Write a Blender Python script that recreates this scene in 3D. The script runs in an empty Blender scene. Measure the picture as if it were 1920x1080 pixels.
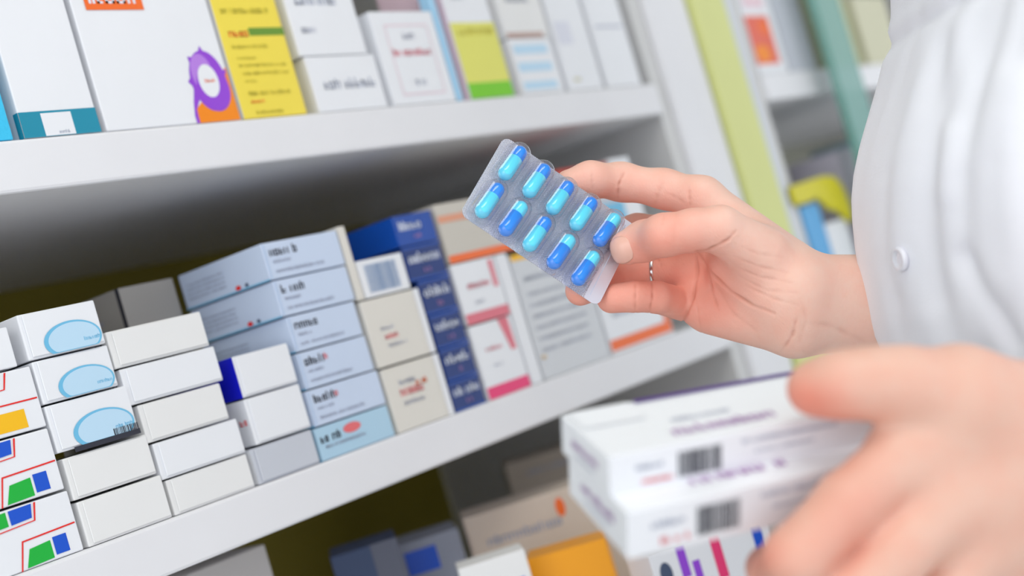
import bpy, bmesh, math, random
import numpy as np
from mathutils import Matrix, Vector

C = bpy.context.scene
COL = C.collection
random.seed(7)

# ------------------------------------------------------------------ camera
CAMZ = 1.10                         # eye height; the camera stands at x=0, y=0
FPX = 2667.0                        # focal length in pixels (50 mm on 36 mm)
TH, RO, PH = math.radians(37.72), math.radians(16.42), math.radians(1.067)
cD = Vector((math.cos(TH)*math.cos(PH), math.sin(TH)*math.cos(PH), math.sin(PH)))
cR0 = Vector((math.sin(TH), -math.cos(TH), 0))
cU0 = cR0.cross(cD)
cR = math.cos(RO)*cR0 - math.sin(RO)*cU0
cU = math.sin(RO)*cR0 + math.cos(RO)*cU0
EYE = Vector((0, 0, CAMZ))
camd = bpy.data.cameras.new('camera')
cam = bpy.data.objects.new('camera', camd)
COL.objects.link(cam)
cam.matrix_world = Matrix.Translation(EYE) @ Matrix((cR, cU, -cD)).transposed().to_4x4()
camd.lens = 50.0
camd.sensor_width = 36.0
camd.clip_start = 0.05
camd.clip_end = 60
camd.dof.use_dof = True
camd.dof.focus_distance = 0.71
camd.dof.aperture_fstop = 4.4
C.camera = cam

# ------------------------------------------------------------------ world, lights, exposure
C.view_settings.view_transform = 'Standard'
C.view_settings.look = 'None'
C.view_settings.exposure = 0.10
C.view_settings.gamma = 1.0
C.view_settings.use_curve_mapping = False
w = bpy.data.worlds.new('daylight')
C.world = w
w.use_nodes = True
w.node_tree.nodes['Background'].inputs[0].default_value = (0.895, 0.93, 1.0, 1)
w.node_tree.nodes['Background'].inputs[1].default_value = 1.2


def area(name, loc, target, sx, sy, power, col=(1, 1, 1)):
    l = bpy.data.lights.new(name, 'AREA')
    l.shape = 'RECTANGLE'
    l.size, l.size_y, l.energy, l.color = sx, sy, power, col
    o = bpy.data.objects.new(name, l)
    COL.objects.link(o)
    o.location = loc
    o.rotation_euler = (Vector(target)-Vector(loc)).to_track_quat('-Z', 'Y').to_euler()
    return o


area('ceiling_lamp_light', (0.1, -0.5, 2.58), (0.55, 0.45, 1.25), 1.2, 0.6, 12, (1.0, 0.99, 0.98))
area('soft_side_light', (-1.9, 0.1, 1.9), (0.6, 0.5, 1.25), 1.4, 1.4, 11, (0.96, 0.98, 1.0))  # broad soft area light, unseen, from behind left; no window is modelled

# ------------------------------------------------------------------ helpers


def at(px, py, Z):
    """world point seen at photo pixel (px, py) at distance Z along the view axis"""
    return EYE + cD*Z + cR*((px-960)/FPX*Z) - cU*((py-540)/FPX*Z)


def c2w(P):
    """array of camera-frame points (x right, y down, z forward, metres) to world"""
    M = np.array([cR, -cU, cD])
    return np.asarray(P) @ M + np.array(EYE)


def cp(px, py, Z):
    return np.array([(px-960)/FPX*Z, (py-540)/FPX*Z, Z], dtype=np.float32)


MATS = {}


def srgb(r, g, b):
    f = lambda c: (c/255/12.92) if c/255 <= 0.04045 else ((c/255+0.055)/1.055)**2.4
    return (f(r), f(g), f(b), 1)


def mat(name, rgb, rough=0.5, metal=0.0, spec=0.4, bump=0.0, bscale=300, coat=0.0, var=0.0):
    if name in MATS:
        return MATS[name]
    m = bpy.data.materials.new(name)
    m.use_nodes = True
    nt = m.node_tree
    b = nt.nodes['Principled BSDF']
    b.inputs['Base Color'].default_value = srgb(*rgb)
    b.inputs['Roughness'].default_value = rough
    b.inputs['Metallic'].default_value = metal
    b.inputs['Specular IOR Level'].default_value = spec
    b.inputs['Coat Weight'].default_value = coat
    tc = nt.nodes.new('ShaderNodeTexCoord')
    no = nt.nodes.new('ShaderNodeTexNoise')
    no.inputs['Scale'].default_value = bscale
    nt.links.new(tc.outputs['Object'], no.inputs['Vector'])
    if bump:
        bp = nt.nodes.new('ShaderNodeBump')
        bp.inputs['Strength'].default_value = bump
        bp.inputs['Distance'].default_value = 0.001
        nt.links.new(no.outputs['Fac'], bp.inputs['Height'])
        nt.links.new(bp.outputs['Normal'], b.inputs['Normal'])
    # faint tonal variation so no surface is a dead flat colour
    mx = nt.nodes.new('ShaderNodeMix')
    mx.data_type = 'RGBA'
    c = srgb(*rgb)
    v = var or 0.03
    mx.inputs['A'].default_value = (c[0]*(1-v), c[1]*(1-v), c[2]*(1-v), 1)
    mx.inputs['B'].default_value = (min(1, c[0]*(1+v)), min(1, c[1]*(1+v)), min(1, c[2]*(1+v)), 1)
    n2 = nt.nodes.new('ShaderNodeTexNoise')
    n2.inputs['Scale'].default_value = 18
    nt.links.new(tc.outputs['Object'], n2.inputs['Vector'])
    nt.links.new(n2.outputs['Fac'], mx.inputs['Factor'])
    nt.links.new(mx.outputs['Result'], b.inputs['Base Color'])
    MATS[name] = m
    return m


def tag(o, label=None, cat=None, group=None, kind=None):
    if label: o['label'] = label
    if cat: o['category'] = cat
    if group: o['group'] = group
    if kind: o['kind'] = kind
    return o


def link_mesh(name, verts, faces, mats, parent=None, fm=None, smooth=False, mw=None):
    me = bpy.data.meshes.new(name)
    me.from_pydata([tuple(v) for v in verts], [], [tuple(f) for f in faces])
    for m in (mats if isinstance(mats, (list, tuple)) else [mats]):
        me.materials.append(m)
    if fm is not None:
        me.polygons.foreach_set('material_index', fm)
    if smooth:
        me.polygons.foreach_set('use_smooth', [True]*len(me.polygons))
    me.update()
    o = bpy.data.objects.new(name, me)
    COL.objects.link(o)
    if parent is not None:
        o.parent = parent
    elif mw is not None:
        o.matrix_world = mw
    return o


def empty(name, loc, mw=None):
    o = bpy.data.objects.new(name, None)
    COL.objects.link(o)
    o.empty_display_size = 0.02
    if mw is not None:
        o.matrix_world = mw
    else:
        o.location = loc
    return o


class MB:
    """collects shapes with material slots and links them as ONE mesh"""
    def __init__(s):
        s.v, s.f, s.m, s.mats = [], [], [], []

    def slot(s, m):
        if m not in s.mats:
            s.mats.append(m)
        return s.mats.index(m)

    def box(s, x0, x1, y0, y1, z0, z1, m, bev=0.0004, seg=2):
        bm = bmesh.new()
        bmesh.ops.create_cube(bm, size=1)
        for v in bm.verts:
            v.co = Vector(((x0+x1)/2+v.co.x*(x1-x0), (y0+y1)/2+v.co.y*(y1-y0), (z0+z1)/2+v.co.z*(z1-z0)))
        if bev:
            bmesh.ops.bevel(bm, geom=bm.edges[:], offset=bev, segments=seg, affect='EDGES', profile=0.5)
        s.addbm(bm, m)

    def addbm(s, bm, m):
        k = len(s.v)
        i = s.slot(m)
        bm.verts.ensure_lookup_table()
        for n, v in enumerate(bm.verts):
            v.index = n
            s.v.append(tuple(v.co))
        for f in bm.faces:
            s.f.append([k+v.index for v in f.verts])
            s.m.append(i)
        bm.free()

    def poly(s, pts, m):
        k = len(s.v)
        s.v += [tuple(p) for p in pts]
        s.f.append(list(range(k, k+len(pts))))
        s.m.append(s.slot(m))

    def build(s, name, parent=None, mw=None, smooth=False):
        return link_mesh(name, s.v, s.f, s.mats, parent, s.m, smooth, mw)


# ------------------------------------------------------------------ materials
WHITE = mat('card_white', (236, 238, 243), 0.42, spec=0.45)
WARMW = mat('card_warm_white', (234, 234, 234), 0.5)
CREAM = mat('card_cream', (226, 222, 214), 0.5)
GREYW = mat('card_grey', (200, 204, 214), 0.45)
PALEB = mat('card_pale_blue', (203, 217, 240), 0.42)
CYANB = mat('card_ice_blue', (176, 210, 232), 0.42)
SIDEB = mat('card_blue_side', (188, 208, 236), 0.42)
NAVY = mat('card_navy', (10, 48, 118), 0.32)
NAVYL = mat('card_royal', (10, 72, 165), 0.32)
YEL = mat('print_yellow', (244, 222, 80), 0.45)
YEL2 = mat('print_lemon', (228, 226, 108), 0.45)
GRN = mat('print_green', (120, 205, 20), 0.45)
DGRN = mat('print_dark_green', (105, 150, 48), 0.45)
OLV = mat('print_olive', (204, 190, 50), 0.5)
TEAL = mat('print_teal', (32, 142, 170), 0.4)
CYAN = mat('print_cyan', (60, 196, 240), 0.4, bump=0.5, bscale=350)
PURP = mat('print_purple', (150, 70, 215), 0.4)
PURPL = mat('print_lilac', (185, 130, 228), 0.4)
ORG = mat('print_orange', (248, 140, 10), 0.4)
ORG2 = mat('print_deep_orange', (246, 112, 44), 0.4)
GOLD = mat('print_gold', (248, 190, 20), 0.4)
RED = mat('print_red', (232, 40, 32), 0.4)
PINK = mat('print_pink', (236, 60, 120), 0.4)
PINKL = mat('print_rose', (226, 120, 135), 0.45)
BLUSH = mat('print_blush', (236, 208, 218), 0.45)
SKY = mat('print_sky', (168, 214, 244), 0.4)
SKYL = mat('print_sky_light', (190, 222, 244), 0.4)
SKYD = mat('print_sky_rim', (112, 190, 228), 0.4)
BLUE = mat('print_blue', (20, 84, 205), 0.4)
ROYAL = mat('print_royal_blue', (14, 22, 200), 0.35)
GREEN = mat('print_leaf_green', (22, 178, 60), 0.4)
CYN2 = mat('print_aqua', (0, 180, 215), 0.4)
INK = mat('ink_dark', (70, 84, 112), 0.5)
INKB = mat('ink_black', (48, 50, 62), 0.5)
INKG = mat('ink_grey', (164, 171, 190), 0.5)
INKL = mat('ink_light', (186, 190, 206), 0.5)
INKR = mat('ink_red', (232, 112, 116), 0.5)
INKV = mat('ink_violet', (176, 134, 186), 0.5)
INKW = mat('ink_white', (226, 232, 246), 0.5)
INKY = mat('ink_ochre', (212, 200, 66), 0.5)
SHELF = mat('shelf_laminate', (232, 232, 236), 0.38, bump=0.05, bscale=90)
BACKP = mat('back_panel_olive', (136, 122, 30), 0.6, var=0.1)
SIDEP = mat('side_panel_laminate', (214, 214, 214), 0.4)
LIME = mat('edge_strip_lime', (214, 218, 140), 0.4)
SILV = mat('edge_strip_grey', (206, 212, 222), 0.35)

# ------------------------------------------------------------------ medicine boxes
F = 0.62            # depth of the shelves' front edge


def glyphs(mb, face, u0, u1, v0, v1, m, rnd, W, H, solid=False):
    """a line of small printed strokes, letter by letter (in metres on the face)"""
    h = v1-v0
    u = u0
    t = h*0.2
    while u < u1-h*0.3:
        cw = h*rnd.choice((0.5, 0.62, 0.72))
        if rnd.random() < 0.1 and not solid:
            u += h*0.5
            continue
        tall = rnd.random() < 0.35
        top = v1 if (tall or solid) else v0+h*0.72
        k = rnd.randint(0, 3)
        R = [(u, u+t, v0, top)]
        if k == 0: R += [(u+cw-t, u+cw, v0, v0+h*0.72), (u, u+cw, v0+h*0.56, v0+h*0.72)]
        elif k == 1: R += [(u, u+cw, v0, v0+t*0.9), (u, u+cw, v0+h*0.56, v0+h*0.72), (u+cw-t, u+cw, v0, v0+h*0.72)]
        elif k == 2: R += [(u, u+cw, v0+h*0.3, v0+h*0.3+t*0.8), (u, u+cw*0.9, v0, v0+t*0.8)]
        else: R += [(u+cw-t, u+cw, v0, top*0.3+0.7*(v0+h*0.72))]
        for r in R:
            dec_rect(mb, face, *r, m)
        u += cw+h*0.16


def fpt(face, u, v, off):
    if face[0] == 'f': return (u, -off, v)
    if face[0] == 'l': return (-off, face[1]-u, v)       # u from the back to the front edge
    if face[0] == 't': return (u, v, face[1]+off)
    if face[0] == 'r': return (face[1]+off, u, v)


def dec_rect(mb, face, u0, u1, v0, v1, m, off=0.00025):
    mb.poly([fpt(face, u0, v0, off), fpt(face, u1, v0, off), fpt(face, u1, v1, off), fpt(face, u0, v1, off)], m)


def dec_poly(mb, face, pts, m, off=0.00025):
    mb.poly([fpt(face, a, b, off) for a, b in pts], m)


def ell(cx, cy, rx, ry, a0=0, a1=2*math.pi, n=32, tilt=0):
    P = []
    for i in range(n):
        a = a0+(a1-a0)*i/(n-1 if a1-a0 < 6.28 else n)
        x, y = rx*math.cos(a), ry*math.sin(a)
        P.append((cx+x*math.cos(tilt)-y*math.sin(tilt), cy+x*math.sin(tilt)+y*math.cos(tilt)))
    return P


def carton(w, d, h, base, decs=(), side=None, flap=None, label='', group=None, mw=None, seed=0, notch=True, name='medicine_box', cat='medicine box'):
    """a carton with printed faces; origin at its front left bottom corner.
    decs: ('r',face,u0,u1,v0,v1,mat) ('p',face,pts,mat) ('t',face,u0,u1,v0,v1,mat); u, v are fractions of the face"""
    rnd = random.Random(seed*31+5)
    mb = MB()
    mb.box(0, w, 0, d, 0, h, base, bev=min(0.0007, h*0.03))
    o_f = 0.0
    if side:
        dec_rect(mb, ('l', d), 0.0005, d-0.0005, 0.0005, h-0.0005, side, 0.0001)
    root = None
    e = 0.0006
    if flap:
        root = empty(name, (0, 0, 0), mw)
        fb = MB()
        fl0 = w*0.05
        fb.box(fl0, w-0.0008, -0.0009, -0.00015, 0.0012, h-0.0007, flap, bev=0.0003, seg=1)
        # slit line of the tucked edge along the top
        o_f = 0.001
    tgt = fb if flap else mb
    for n, dd in enumerate(decs):
        k, fc = dd[0], dd[1]
        if fc == 'f': face, W, H, T, of = ('f',), w, h, tgt, o_f
        elif fc == 'l': face, W, H, T, of = ('l', d), d, h, mb, 0.0
        elif fc == 'r': face, W, H, T, of = ('r', w), d, h, mb, 0.0
        else: face, W, H, T, of = ('t', h), w, d, mb, 0.0
        if k == 'r':
            dec_rect(T, face, dd[2]*W, dd[3]*W, dd[4]*H, dd[5]*H, dd[6], of+0.0002+0.00003*n)
        elif k == 'p':
            dec_poly(T, face, [(a*W, b*H) for a, b in dd[2]], dd[3], of+0.0002+0.00003*n)
        elif k == 't':
            sub = MB()
            glyphs(sub, face, dd[2]*W, dd[3]*W, dd[4]*H, dd[5]*H, dd[6], rnd, W, H)
            # push the strokes out above the flap and earlier prints
            axis = {'f': (0, -1, 0), 'l': (-1, 0, 0), 'r': (1, 0, 0), 't': (0, 0, 1)}[face[0]]
            for i, q in enumerate(sub.f):
                T.poly([tuple(sub.v[j][a]+axis[a]*(of+0.00003*n) for a in range(3)) for j in q], dd[6])
        elif k == 'b':          # barcode
            u = dd[2]*W
            while u < dd[3]*W:
                bw = rnd.choice((0.0003, 0.0005, 0.0008))
                dec_rect(T, face, u, u+bw, dd[4]*H, dd[5]*H, dd[6], of+0.0002+0.00003*n)
                u += bw+rnd.choice((0.0003, 0.0004, 0.0006))
    if root:
        mb.build('carton_body', root)
        fb.build('tuck_flap', root)
        o = root
    else:
        o = mb.build(name, None, mw)
    return tag(o, label, cat, group)


SEED = [0]


def put(x0, x1, z0, z1, d, base, label, group=None, decs=(), side=None, flap=None, y=F+0.002, rot=0.0, **kw):
    SEED[0] += 1
    mw = Matrix.Translation((x0, y, CAMZ+z0)) @ Matrix.Rotation(math.radians(rot), 4, 'Z')
    return carton(x1-x0, d, z1-z0-0.0003, base, decs, side, flap, label, group, mw, SEED[0], **kw)


# ------------------------------------------------------------------ room shell
def slab(name, x0, x1, y0, y1, z0, z1, m, kind='structure', label=None):
    mb = MB()
    mb.box(x0, x1, y0, y1, z0, z1, m, bev=0)
    o = mb.build(name)
    o['kind'] = kind
    if label: o['label'] = label
    return o


FLOORM = mat('floor_tiles', (238, 238, 236), 0.4, var=0.08)
WALLM = mat('wall_paint', (206, 206, 190), 0.8, bump=0.1)
slab('floor', -2.5, 4.5, -2.5, 1.6, -0.05, 0, FLOORM)
slab('wall_back', -2.5, 4.5, 1.5, 1.6, 0, 2.7, WALLM)
slab('ceiling', -2.5, 4.5, -2.5, 1.6, 2.7, 2.75, WALLM)

# ------------------------------------------------------------------ shelf units
DB = 0.37


def shelf_unit(x0, x1, label, zs, frame_r, strips=(), back=None):
    t = empty('shelf_unit', (x0, F, 0))
    tag(t, label, 'shelf', 'white pharmacy shelf units')

    def part(name, bx, m, bev=0.0012):
        mb = MB()
        mb.box(bx[0]-x0, bx[1]-x0, bx[2]-F, bx[3]-F, bx[4], bx[5], m, bev=bev)
        return mb.build(name, t)
    for z in zs:
        part('shelf', (x0, x1, F, F+DB, CAMZ+z-0.0275, CAMZ+z), SHELF, 0.0018)
    part('back_panel', (x0, x1, F+DB, F+DB+0.008, 0, 2.2), back or BACKP)
    part('side_panel', (x1, x1+0.018, F+0.004, F+DB, 0, 2.2), SIDEP)
    part('side_panel', (x0-0.018, x0, F+0.004, F+DB, 0, 2.2), SIDEP)
    if frame_r:
        a, b = frame_r
        part('face_frame', (x1+0.0185, a+(b-a)*0.48, F-0.002, F+0.02, 0, 2.2), SHELF, 0.002)
        part('face_frame', (a+(b-a)*0.50, b, F+0.001, F+0.02, 0, 2.2), SHELF, 0.002)
        for (p, q, yy, m, nm) in strips:
            part(nm, (p, q, yy, yy+0.02, 0, 2.2), m, 0.002)
    return t


ZS = (-0.720, -0.490, -0.263, -0.0515, 0.1585, 0.420, 0.66)
shelf_unit(0.02, 1.080, 'white laminate pharmacy shelving with a dark olive back behind the blister pack', ZS,
           (1.10, 1.176), ((1.178, 1.243, F-0.004, LIME, 'edge_strip'), (1.2435, 1.262, F, SILV, 'edge_strip')))
shelf_unit(1.283, 2.30, 'white shelving bay beyond the lime green strip, mostly behind the glass', ZS, None, (), mat('back_panel_grey', (176, 176, 160), 0.6))

# ------------------------------------------------------------------ upper shelf, left to right
ZU = 0.159
ug = 'cartons standing on the upper shelf'
put(0.372, 0.4385, ZU, 0.30, 0.06, CYAN, 'bright cyan textured carton at the left end of the upper shelf', ug)
put(0.445, 0.4935, ZU, 0.31, 0.07, WHITE, 'white carton with a teal band and small white label along its foot', ug,
    [('r', 'f', 0, 1, 0, 0.092, TEAL), ('r', 'f', 0.27, 0.66, 0.002, 0.084, WHITE), ('t', 'f', 0.45, 0.6, 0.008, 0.02, INKG),
     ('r', 'l', 0.94, 1, 0, 0.092, TEAL)])
star = []
for i in range(48):
    a = 2*math.pi*i/48
    r = 1.0+(0.16 if (i % 6 == 0 and 1.2 < a < 3.6) else 0)
    star.append((0.835+0.140*r*math.cos(a), 0.172+0.128*r*math.sin(a)))
put(0.4975, 0.5955, ZU, 0.305, 0.07, WHITE, 'wide white carton with a purple and orange emblem at its lower right corner', ug,
    [('p', 'f', [(0.67, 0.0), (0.998, 0.0), (0.998, 0.225), (0.93, 0.20), (0.74, 0.09), (0.68, 0.06)], ORG),
     ('p', 'f', [(0.652, 0.0), (0.675, 0.0), (0.678, 0.055), (0.725, 0.10), (0.705, 0.15), (0.67, 0.085), (0.65, 0.03)], PURP),
     ('p', 'f', [(0.90, 0.15), (0.985, 0.20), (0.99, 0.215), (0.92, 0.215)], PURP),
     ('p', 'f', star, PURP),
     ('p', 'f', [(a, b) for a, b in ell(0.80, 0.205, 0.085, 0.082)], PURPL),
     ('p', 'f', ell(0.855, 0.140, 0.125, 0.098), PURP),
     ('p', 'f', ell(0.832, 0.172, 0.078, 0.070), WHITE),
     ('t', 'f', 0.80, 0.885, 0.165, 0.180, ORG2),
     ('r', 'f', 0.09, 0.50, 0.475, 0.585, ORG2), ('t', 'f', 0.12, 0.46, 0.50, 0.56, INKW)])
put(0.599, 0.6525, ZU, 0.285, 0.03, YEL, 'yellow printed carton with a dark green bar beside the emblem carton', ug,
    [('r', 'f', 0.44, 1, 0.415, 0.455, DGRN), ('t', 'f', 0.12, 0.38, 0.41, 0.45, ORG2), ('t', 'f', 0.1, 0.85, 0.53, 0.56, INKY),
     ('t', 'f', 0.12, 0.66, 0.352, 0.372, INKY), ('t', 'f', 0.14, 0.42, 0.297, 0.31, INKY), ('t', 'f', 0.14, 0.9, 0.258, 0.275, INKY),
     ('t', 'f', 0.14, 0.9, 0.218, 0.235, INKY), ('t', 'f', 0.16, 0.34, 0.18, 0.194, INKY), ('t', 'f', 0.16, 0.8, 0.115, 0.137, INKY),
     ('t', 'f', 0.16, 0.36, 0.075, 0.092, ORG2), ('t', 'f', 0.2, 0.6, 0.02, 0.038, INKY)], side=WARMW)
put(0.6640, 0.7300, ZU, 0.1965, 0.06, WHITE, 'low white carton with one line of grey print, left of the dark gap', ug,
    [('t', 'f', 0.16, 0.88, 0.40, 0.58, INKG)], side=WARMW)
put(0.6610, 0.7250, 0.1968, 0.2560, 0.06, WHITE, 'white carton resting on top of the low white carton', ug,
    [('t', 'f', 0.14, 0.72, 0.58, 0.74, INKG), ('t', 'f', 0.12, 0.3, 0.26, 0.34, INKL)])
put(0.7375, 0.8045, ZU, 0.2265, 0.055, WHITE, 'white carton with a faint pink frame right of the dark gap', ug,
    [('r', 'f', 0.17, 0.85, 0.84, 0.855, BLUSH), ('r', 'f', 0.17, 0.185, 0.1, 0.85, BLUSH), ('r', 'f', 0.84, 0.855, 0.1, 0.85, BLUSH),
     ('r', 'f', 0.17, 0.85, 0.1, 0.115, BLUSH), ('t', 'f', 0.2, 0.82, 0.52, 0.60, PINKL), ('t', 'f', 0.42, 0.58, 0.70, 0.77, INKL),
     ('t', 'f', 0.42, 0.58, 0.2, 0.28, INKG)])
put(0.7300, 0.7900, ZU, 0.262, 0.05, mat('card_slate', (130, 136, 150), 0.5), 'slate grey carton standing behind the pink framed carton', ug,
    [('r', 'f', 0.4, 0.75, 0.72, 0.9, INK)], y=F+0.075)
put(0.8065, 0.8125, ZU, 0.262, 0.010, SKY, 'thin sky blue carton standing on edge in the upper row', ug)
put(0.8215, 0.8745, ZU, 0.262, 0.06, WHITE, 'white carton with lemon yellow and bright green bands', ug,
    [('r', 'f', 0, 1, 0.115, 0.565, YEL2), ('r', 'f', 0, 1, 0, 0.116, GRN), ('t', 'f', 0.14, 0.9, 0.47, 0.53, INKY), ('t', 'f', 0.2, 0.45, 0.74, 0.8, INKL)],
    side=BLUSH)
put(0.8875, 0.9430, ZU, 0.2040, 0.055, WHITE, 'white carton with three pale blue stripes near the shelf end', ug,
    [('r', 'f', 0.05, 0.85, 0.08, 0.22, SKYL), ('r', 'f', 0.05, 0.85, 0.40, 0.56, SKYL), ('r', 'f', 0.05, 0.85, 0.72, 0.88, SKYL)], side=WARMW)
put(0.8870, 0.9440, 0.2043, 0.2620, 0.055, WARMW, 'warm white carton on top of the blue striped carton', ug,
    [('r', 'f', 0, 0.85, 0.0, 0.07, mat('print_tan', (190, 160, 150), 0.5)), ('t', 'f', 0.2, 0.7, 0.5, 0.62, INKL)])
put(0.9500, 1.0000, ZU, 0.255, 0.06, WHITE, 'tall plain white carton second from the end of the upper shelf', ug,
    [('t', 'f', 0.2, 0.4, 0.08, 0.11, INKY), ('r', 'f', 0.08, 0.5, 0.4, 0.6, mat('print_haze', (222, 224, 236), 0.5))])
put(1.0070, 1.0600, ZU, 0.262, 0.06, WHITE, 'tall plain white carton at the right end of the upper shelf', ug,
    [('r', 'f', 0.1, 0.9, 0.5, 0.52, INKL)])

# ------------------------------------------------------------------ middle shelf stacks
ZM = -0.0512


def stackdecs_green(pair):
    """white carton ends with a coloured block strip and red outlines; u 0..1 left to right"""
    a, b = pair
    d = [('p', 'f', [(0.55, 0.02), (0.60, 0.30), (0.765, 0.33), (0.765, 0.04)], a), ('r', 'f', 0.785, 0.895, 0.07, 0.36, b),
         ('p', 'f', [(0.50, 0.0), (0.512, 0.0), (0.57, 0.43), (0.985, 0.46), (0.985, 0.485), (0.56, 0.455)], RED)]
    return d


def topdecs(a, b):
    return [('p', 'f', [(0.30, 0.72), (0.50, 0.74), (0.50, 0.97), (0.30, 0.95)], a), ('p', 'f', [(0.52, 0.74), (0.68, 0.76), (0.70, 0.98), (0.52, 0.97)], b),
            ('p', 'f', [(0.0, 0.62), (0.70, 0.70), (0.735, 0.985), (0.72, 0.985), (0.69, 0.715), (0.0, 0.64)], RED)]


g1 = 'white cartons with coloured blocks and red lines, left end stack'
put(0.340, 0.4120, ZM, -0.0205, 0.075, WHITE, 'white carton with green and blue blocks, lowest of the left end stack', g1,
    stackdecs_green((GREEN, BLUE))+topdecs(GREEN, BLUE), rot=0.3)
put(0.339, 0.4105, -0.0195, 0.0120, 0.075, WHITE, 'white carton with green and blue blocks, second from the shelf in its stack', g1,
    stackdecs_green((GREEN, BLUE))+topdecs(CYN2, BLUE), rot=-0.3)
put(0.340, 0.4110, 0.0128, 0.0440, 0.075, WHITE, 'white carton with yellow blocks and a red outline, third from the shelf', g1,
    [('r', 'f', 0.45, 0.86, 0.06, 0.36, GOLD), ('r', 'f', 0.3, 0.985, 0.47, 0.495, RED), ('p', 'f', [(0.45, 0.76), (0.72, 0.78), (0.75, 0.97), (0.45, 0.97)], GOLD),
     ('p', 'f', [(0.0, 0.62), (0.76, 0.72), (0.80, 0.985), (0.785, 0.985), (0.75, 0.735), (0.0, 0.64)], RED)], rot=0.2)
put(0.335, 0.4045, 0.0450, 0.0655, 0.07, WHITE, 'small white carton with aqua and yellow stripes topping the left end stack', g1,
    [('p', 'f', [(0.3, 0.0), (0.70, 0.0), (0.66, 1), (0.3, 1)], CYN2), ('p', 'f', [(0.70, 0.0), (0.76, 0.0), (0.72, 1), (0.66, 1)], GOLD),
     ('p', 'f', [(0.76, 0.0), (0.80, 0.0), (0.76, 1), (0.72, 1)], ORG)])

g2 = 'square white cartons in the second stack'


def oval():
    rim = ell(0.59, 0.26, 0.375, 0.40, n=40)
    rim = [(a, max(0.02, b)) for a, b in rim]
    inn = ell(0.605, 0.26, 0.335, 0.355, n=40)
    inn = [(a, max(0.035, b)) for a, b in inn]
    return [('p', 'f', rim, SKYD), ('p', 'f', inn, SKYL), ('t', 'f', 0.72, 0.93, 0.16, 0.25, SKYD)]


put(0.4150, 0.4680, ZM, -0.0278, 0.075, WARMW, 'plain white carton, lowest of the second stack', g2, flap=WARMW)
put(0.4140, 0.4665, -0.0268, -0.0050, 0.075, WARMW, 'plain white carton directly under the lowest blue oval', g2, flap=WARMW, rot=0.5)
put(0.4125, 0.4625, -0.0020, 0.0225, 0.07, WHITE, 'white carton with a blue oval above a dark lower edge', g2,
    oval()+[('r', 'f', 0.18, 1.0, -0.08, 0.03, INKB), ('b', 'f', 0.68, 0.98, 0.0, 0.17, INKB)], flap=WHITE, rot=-0.4)
put(0.4125, 0.4585, 0.0232, 0.0455, 0.07, WHITE, 'white carton with a blue oval, middle of the three ovals', g2, oval(), flap=WHITE, rot=0.3)
put(0.4115, 0.4575, 0.0462, 0.0700, 0.07, WHITE, 'white carton with a blue oval on top of the second stack', g2, oval(), flap=WHITE, rot=-1.0)

g3 = 'flat plain white cartons in the third stack'
lab3 = ['plain white flat carton, lowest of the third stack', 'plain white flat carton, second from the shelf in the third stack',
        'plain white flat carton in the middle of the third stack', 'white flat carton with a side barcode, second from the top of the third stack',
        'plain white flat carton with a barcode on its side, topmost of the third stack']
zz = [(-0.0512, -0.0318), (-0.0312, -0.0112), (-0.0104, 0.0105), (0.0112, 0.0312), (0.0318, 0.0520)]
xx = [(0.4700, 0.5275), (0.4685, 0.5275), (0.4660, 0.5235), (0.4615, 0.5265), (0.4595, 0.5245)]
for i in range(5):
    put(xx[i][0], xx[i][1], zz[i][0], zz[i][1], 0.075, WHITE if i % 2 else WARMW, lab3[i], g3,
        [('b', 'l', 0.84, 0.93, 0.15, 0.85, INKB)] if i >= 3 else [], flap=WHITE if i % 2 else WARMW, rot=(0.2, -0.3, 0.3, -0.2, 0.4)[i])

g4 = 'white cartons in the short fourth stack'
put(0.5310, 0.5795, ZM, -0.0305, 0.07, GREYW, 'light grey carton under the white ones, left of the pale blue stack', g4, flap=GREYW, side=WHITE)
put(0.5370, 0.5805, -0.0295, -0.0025, 0.065, WHITE, 'white carton with faint red print on its side, under the blue ended one', g4,
    [('t', 'l', 0.86, 0.96, 0.45, 0.62, INKR)], flap=WHITE)
put(0.5370, 0.5805, -0.0018, 0.0225, 0.065, WHITE, 'white carton with a royal blue side, topmost of the short stack', g4,
    [('r', 'l', 0.0, 1.0, 0, 1, ROYAL)], flap=WHITE)
put(0.5360, 0.5780, ZM, 0.0830, 0.08, mat('card_greige', (170, 166, 160), 0.5), 'tall greige carton at the back, left of the pale blue stack', None,
    [('t', 'l', 0.1, 0.7, 0.86, 0.89, INKG), ('r', 'l', 0.955, 1, 0, 1, INKB)], y=0.702)  # black front-edge strip paints in the dark gap beside this carton

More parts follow.
